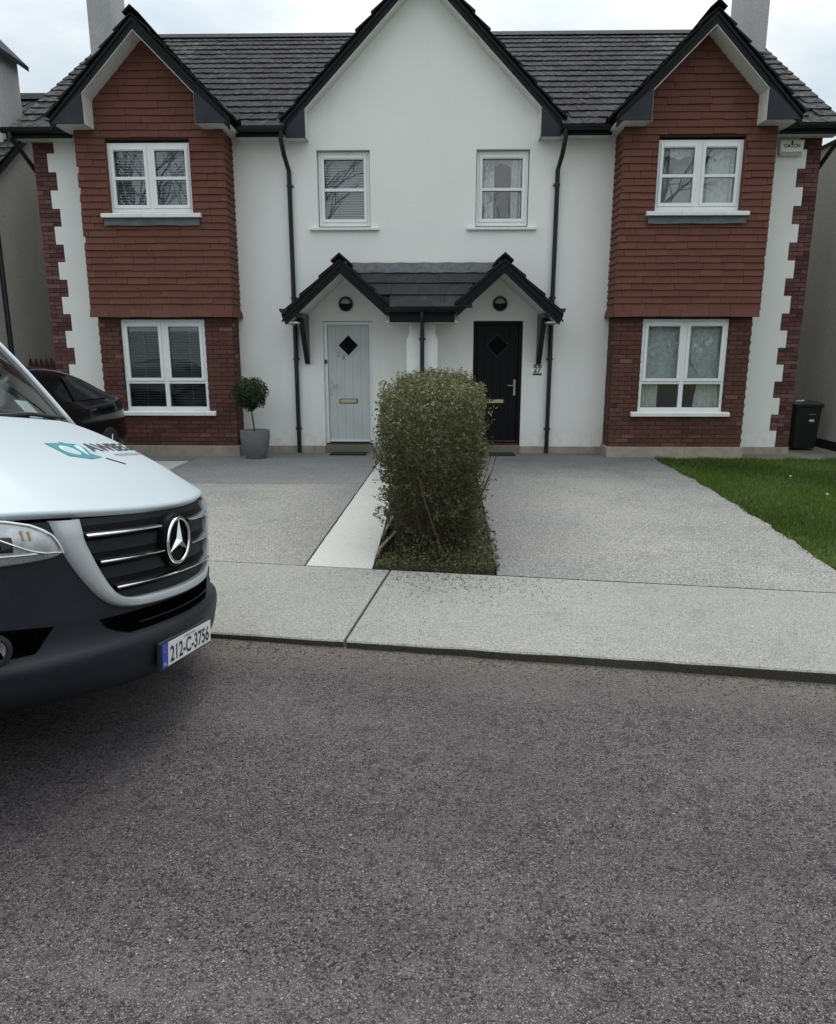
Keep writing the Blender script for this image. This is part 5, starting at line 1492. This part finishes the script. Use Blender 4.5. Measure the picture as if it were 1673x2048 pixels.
# bonnet
def hood(i, j):
    yf = i * .95; xf = -.085 + xn(yf); zf = 1.066 + .03 * i * i
    xr = -1.0 - .10 * i * i; zr = 1.445 - .006 * i * i; yr = i * .90
    sh = 1 - (1 - j) ** 1.32
    dome = .012 * sst(.66, .54, abs(i)) if abs(i) < .66 else 0
    dome = .020 * (1 - sst(.66, .80, abs(i))) * sst(0, .3, j)
    return (xf + (xr - xf) * j, yf + (yr - yf) * j, zf + (zr - zf) * sh + dome - .035 * abs(i) ** 10)
m = MB(VT)
def hoodr(i, j):
    jj = j * 22
    ii = -1 + 2 * i
    if jj < 1.5:
        p = hood(ii, 0)
        return (p[0] - .018 + (.014 if jj > .5 else 0), p[1], p[2] - (.022 if jj < .5 else .010))
    return hood(ii, ((jj - 2) / 20) ** 1.25)
hd = m.grid(hoodr, 60, 22).build('bonnet', 'van_white', van, smooth='all')
def onhood(p):
    h0 = Vector(hood(p[0], p[1])); hx = Vector(hood(p[0] + .01, p[1])) - h0; hy = Vector(hood(p[0], p[1] + .01)) - h0
    n_ = hx.cross(hy).normalized()
    if n_.z < 0: n_ = -n_
    q = h0 + n_ * (.0025 + (p[2] if len(p) > 2 else 0))
    return VT(*q)
text('bonnet_lettering', 'AWBEG', 'ink', hd, (-.10, .472, 0), (-1, 0, 0), (0, 1, 0), .095, .56, bold=.02, surf=onhood)
text('bonnet_lettering', 'MAINTENANCE', 'numeral_grey', hd, (-.25, .415, 0), (-1, 0, 0), (0, 1, 0), .030, .44, surf=onhood)
def decal(name, mat, poly, lift):
    cx_ = sum(p[0] for p in poly) / len(poly); cy_ = sum(p[1] for p in poly) / len(poly)
    vs = [onhood((cx_, cy_, lift))] + [onhood((x, y, lift)) for x, y in poly]
    return MB().add(vs, [(0, k + 1, (k + 1) % len(poly) + 1) for k in range(len(poly))]).build(name, mat, hd)
em_ = [(.165, .43), (.165, .565), (.055, .565), (.03, .585), (.0, .565), (-.075, .555), (-.075, .50), (-.035, .455), (-.075, .41), (.04, .395)]
decal('bonnet_emblem', 'logo_teal', em_, 0)
decal('emblem_disc', 'logo_pale', [(.085 + .052 * math.cos(a), .485 + .050 * math.sin(a)) for a in np.linspace(0, 2 * PI, 24, endpoint=False)], .0012)
decal('emblem_iris', 'van_white', [(.08 + .040 * math.cos(a), .48 + .039 * math.sin(a)) for a in np.linspace(0, 2 * PI, 24, endpoint=False)], .0020)
decal('emblem_wedge', 'logo_pale', [(-.01, .53), (-.062, .548), (-.058, .515), (-.03, .485), (-.005, .45), (.02, .42), (.012, .46)], .0012)
decal('emblem_stroke', 'ink', [(-.085, .395), (-.097, .405), (-.18, .340), (-.17, .328)], .0005)
# headlights
def hl(a, b_, off=.010, inset=0.0):
    y = .628 + .372 * a
    zt_ = float(np.interp(a, [0, .03, .08, .16, .26, .45, .7, 1], [.925, .962, .996, 1.022, 1.043, 1.062, 1.075, 1.085]))
    zb_ = float(np.interp(a, [0, .1, .3, .6, 1], [.925, .912, .904, .900, .902]))
    z = zb_ + (zt_ - zb_) * b_
    return skin(y, z, off + .010 * math.sin(PI * min(1, a * 1.2)) * math.sin(PI * b_))
for s in (-1, 1):
    Vs = (lambda s: (lambda x, y, z: VT(x, s * y, z)))(s)
    h_ = MB(Vs).grid(lambda i, j: hl(i, j), 26, 12).build('headlight', 'lamp_reflector', van, smooth='all')
    m = MB(Vs).tube([hl(t, .97, .016) for t in np.linspace(.0, 1, 30) ** 1.5], .0055, 6).tube([hl(t, .20, .016) for t in np.linspace(0.02, .9, 18)], .0035, 6)
    m.tube([hl(.20 + .42 * t, .22 + .42 * t ** 1.4, .024) for t in np.linspace(0, 1, 14)], .004, 6)
    m.build('chrome_trim', 'chrome', h_, smooth=True)
    MB(Vs).grid(lambda i, j: hl(.03 + .97 * i, .02 + .16 * j, .014), 22, 2).build('running_light', 'lamp_ribbed', h_, smooth=True)
    for q in (.30, .36): MB(Vs).tube([hl(q, .56, .020), hl(q - .006, .82, .020)], [.004, .006], 8).build('indicator_bulb', 'lamp_amber', h_, smooth=True)
    MB(Vs).grid(lambda i, j: hl(.46 + .26 * i, .28 + .34 * j, .016), 8, 4).build('projector', 'grille_black', h_, smooth='all')
    MB(Vs).grid(lambda i, j: hl(.005 + .99 * i, j, .026), 26, 10).build('lens', 'lamp_clear', h_, smooth='all')
    # wing between headlight and bonnet and body side
    ARC = [(-1.02 - .43 * math.cos(t), .40 + .42 * math.sin(t)) for t in np.linspace(0.05, PI - .05, 16)]
    top = [(hood(1, t)[0] - .004, hood(1, t)[2] - .045) for t in np.linspace(0, 1, 8)]
    outl = [(-.47, .42), (-.47, 1.02)] + top + [(-1.47, 1.385), (-1.47, .42)] + ARC + [(-.58, .42)]
    wy = lambda x: .985 - .03 * sst(-.75, -.45, x)
    wv = [(x, wy(x), z) for x, z in outl] + [(x, wy(x) - .04, z) for x, z in outl]
    n_ = len(outl)
    wg = MB(Vs).add(wv, [tuple(range(n_)), tuple(range(2 * n_ - 1, n_ - 1, -1))] + [(k, (k + 1) % n_, (k + 1) % n_ + n_, k + n_) for k in range(n_)]).build('wing', 'van_white', van)
    MB(Vs).grid(lambda i, j: (lambda h_: (h_[0] - .002, h_[1] + (wy(h_[0]) - h_[1]) * min(1, .1 + j * .9), h_[2] - .006 - .041 * j * j))(hood(1, i)), 14, 4).build('wing_shoulder', 'van_white', wg, smooth='all')
    MB(Vs).add([(x, wy(x) - .041, z) for x, z in ARC] + [(x, .55, z) for x, z in ARC], [(k, k + 1, k + 17, k + 16) for k in range(15)]).build('wheel_arch', 'rubber', wg)
# scuttle, wipers, windscreen
m = MB(VT).grid(lambda i, j: (-1.0 - .10 * (2 * i - 1) ** 2 - .13 * j, (-1 + 2 * i) * .88, 1.430 + .030 * j), 20, 3)
m.build('scuttle_panel', 'rubber', van, smooth=True)
for y0, y1 in ((.62, -.12), (-.05, -.74)):
    m = MB(VT).tube([(-1.04, y0, 1.462), (-1.07, (y0 + y1) / 2, 1.490), (-1.07 - .04, y1, 1.480)], [.014, .011, .007], 6)
    m.tube([(-1.09, y0 - .05, 1.500), (-1.12, y1, 1.488)], .008, 5)
    m.build('wiper', 'rubber', van)
def ws(i, j):
    y = (-1 + 2 * i) * (.80 - .10 * j)
    return (-1.03 - .10 * (2 * i - 1) ** 2 - .80 * j + .04 * math.sin(PI * j), y, 1.452 + .80 * j)
MB(VT).grid(ws, 20, 10).build('windscreen', 'screen_glass', van, smooth='all')
for s in (0, 1):
    pts = [Vector(ws(s, t)) + Vector((0, (1 if s else -1) * .028, 0)) for t in np.linspace(-.03, 1.03, 12)]
    MB(VT).tube(pts, [.020] * 12, 8).build('windscreen_pillar', 'van_white', van, smooth='all')
    MB(VT).tube([Vector(ws(.0 + s, t)) + Vector((-.012, (-1 if s else 1) * .030, -.004)) for t in np.linspace(0, 1, 12)], .032, 6).build('pillar_trim', 'dash_dark', van)
MB(VT).grid(lambda i, j: (-1.16 - .75 * j, (-1 + 2 * i) * .86, 1.415 - .09 * j + .03 * math.sin(PI * j)), 12, 6).build('dashboard', 'dash_dark', van, smooth='all')
MB(VT).grid(lambda i, j: (-1.215 - .10 * j, -.70 + .11 * i, 1.475 + .10 * j), 2, 2).build('windscreen_sticker', 'paper', van)
# cab sides with window openings, roof, load box
for s in (-1, 1):
    Vs = (lambda s: (lambda x, y, z: VT(x, s * y, z)))(s)
    d2 = MB(Vs)
    for poly in ([(-1.478, .40), (-2.25, .40), (-2.25, 1.38), (-1.478, 1.38)], [(-2.13, 1.38), (-2.25, 1.38), (-2.25, 2.30), (-2.13, 2.30)], [(-1.80, 2.18), (-2.13, 2.12), (-2.13, 2.30), (-1.84, 2.30)]):
        n_ = len(poly)
        ye = lambda z: .99 - .22 * max(0, z - 1.35)
        vs = [(x, ye(z), z) for x, z in poly] + [(x, ye(z) - .04, z) for x, z in poly]
        d2.add(vs, [tuple(range(n_)), tuple(range(2 * n_ - 1, n_ - 1, -1))] + [(k, (k + 1) % n_, (k + 1) % n_ + n_, k + n_) for k in range(n_)])
    dr2 = d2.build('door', 'van_white', van)
    MB(Vs).add([(-1.26, .972, 1.38), (-2.13, .972, 1.38), (-2.13, .81, 2.12), (-1.80, .80, 2.14)], [(0, 1, 2, 3)]).build('door_window', 'screen_glass', dr2)
    MB(Vs).tube([(-2.0, 1.0, 1.42), (-2.0, 1.12, 1.46)], .022, 6).build('mirror_arm', 'rubber', van)
    MB(Vs).box(-2.08, -1.94, 1.08, 1.26, 1.40, 1.72).build('door_mirror', 'rubber', van, bevel=.03)
    MB(Vs).box(-1.55, -1.05, .42, .48, .45, 1.30).build('seat_well', 'dash_dark', van)
    for ax_ in (-1.02, -4.95):
        c = Vector(VG(ax_, s * .80, .345))
        wl = MB().lathe([(.20, -.03), (.228, -.10), (.30, -.11), (.335, -.10), (.345, -.05), (.345, .05), (.335, .10), (.30, .11), (.228, .10), (.20, .03)], (0, 0, 0), 28, 'y').build('wheel', 'tyre', van, smooth=True)
        wl.matrix_parent_inverse = wmat(van).inverted(); wl.location = c; wl.rotation_euler = (0, 0, VYAW)
        rm = MB().lathe([(.225, -.10), (.20, -.07), (.06, -.09), (.03, -.10)], (0, 0, 0), 24, 'y').lathe([(.03, .10), (.06, .09), (.20, .07), (.225, .10)], (0, 0, 0), 24, 'y').build('rim', 'steel', None, smooth=True)
        rm.parent = wl
for q in (-.45, .45):
    MB(VT).box(-2.15, -1.95, q - .25, q + .25, .95, 1.75).build('seat_back', 'dash_dark', van, bevel=.05)
MB(VT).grid(lambda i, j: (-1.80 - .50 * j, (-1 + 2 * i) * (.74 + .03 * j), 2.26 + .14 * j - .05 * (2 * i - 1) ** 4), 16, 4).build('cab_roof', 'van_white', van, smooth='all')
bx_ = [(-.99, .40), (.99, .40), (1.0, 1.35), (.93, 2.30), (.80, 2.50), (.5, 2.56), (-.5, 2.56), (-.80, 2.50), (-.93, 2.30), (-1.0, 1.35)]
MB(VT).prism(bx_, -6.9, -2.27, 'x').build('load_body', 'van_white', van, bevel=.02)
MB(VT).box(-2.262, -2.235, -.93, .93, .42, 2.25).build('bulkhead', 'dash_dark', van)
MB(VT).box(-2.26, -.62, -.62, .62, .30, .46).build('underbody', 'rubber', van)
MB(VT).box(-1.12, -.60, -.54, .54, .46, 1.0).build('engine_bay', 'intake_black', van)

# ------------------------------------------------------------------ across the road, behind the camera: seen mirrored in the windows
def bare_tree(x, y, h, seed, label):
    rt = random.Random(seed)
    t = empty('bare_tree', (x, y, -.14), label, 'tree', 'bare trees across the road')
    lv = [MB(), MB()]
    def grow(p, d, L, r, k):
        pts = [p]; n = 4
        for q in range(n):
            d = (d + Vector((rt.gauss(0, .13), rt.gauss(0, .13), rt.gauss(.05, .08)))).normalized()
            p = p + d * L / n; pts.append(p)
        lv[0 if k < 1 else 1].tube(pts, [r * (1 - .12 * q) for q in range(n + 1)], 7 if k < 2 else 4, cap=False)
        if k == 4: return
        for q in range(4 if k else 6):
            a = rt.uniform(0, 2 * PI); sp = rt.uniform(.45, .95)
            side = d.orthogonal().normalized(); side = Matrix.Rotation(a, 3, d) @ side
            st = pts[rt.choice((2, 3, 4) if k else (2, 3, 3, 4, 4))]
            grow(st, (d + side * sp).normalized(), L * rt.uniform(.52, .72), r * .5, k + 1)
    grow(Vector((x, y, -.14)), Vector((0, 0, 1)), h * .40, h * .018, 0)
    lv[0].build('trunk', 'bark', t); lv[1].build('crown', 'bark', t)
for k, (x, y, h, lab) in enumerate(((-14.5, -13, 14.5, 'bare tree across the road, left of the van, mirrored in the left windows'), (-8.6, -16, 16.0, 'tall bare tree across the road straight behind the viewer'),
                               (4.6, -15, 14.5, 'bare tree across the road mirrored in the right windows'), (12.5, -16, 15.5, 'bare tree across the road at the far right'))):
    bare_tree(x, y, h, 31 + k, lab)
rgw = np.random.default_rng(44)
n = 16000
X = rgw.uniform(-34, 34, n); top = 4.6 + 1.3 * np.sin(X * .55) + .8 * np.sin(X * 1.7 + 1)
Z = rgw.random(n) ** .8 * top; Y = -19 - rgw.uniform(0, 2.5, n) + .25 * (Z - 2)
wd_ = leaves('thicket', 'wood_leaf', np.stack([X, Y, Z], 1), rgw.normal(0, .6, (n, 3)) + [0, 1, .4], .55, None, .6, 15)
tag(wd_, 'dark evergreen thicket across the road, mirrored in the windows', 'thicket', kind='stuff')
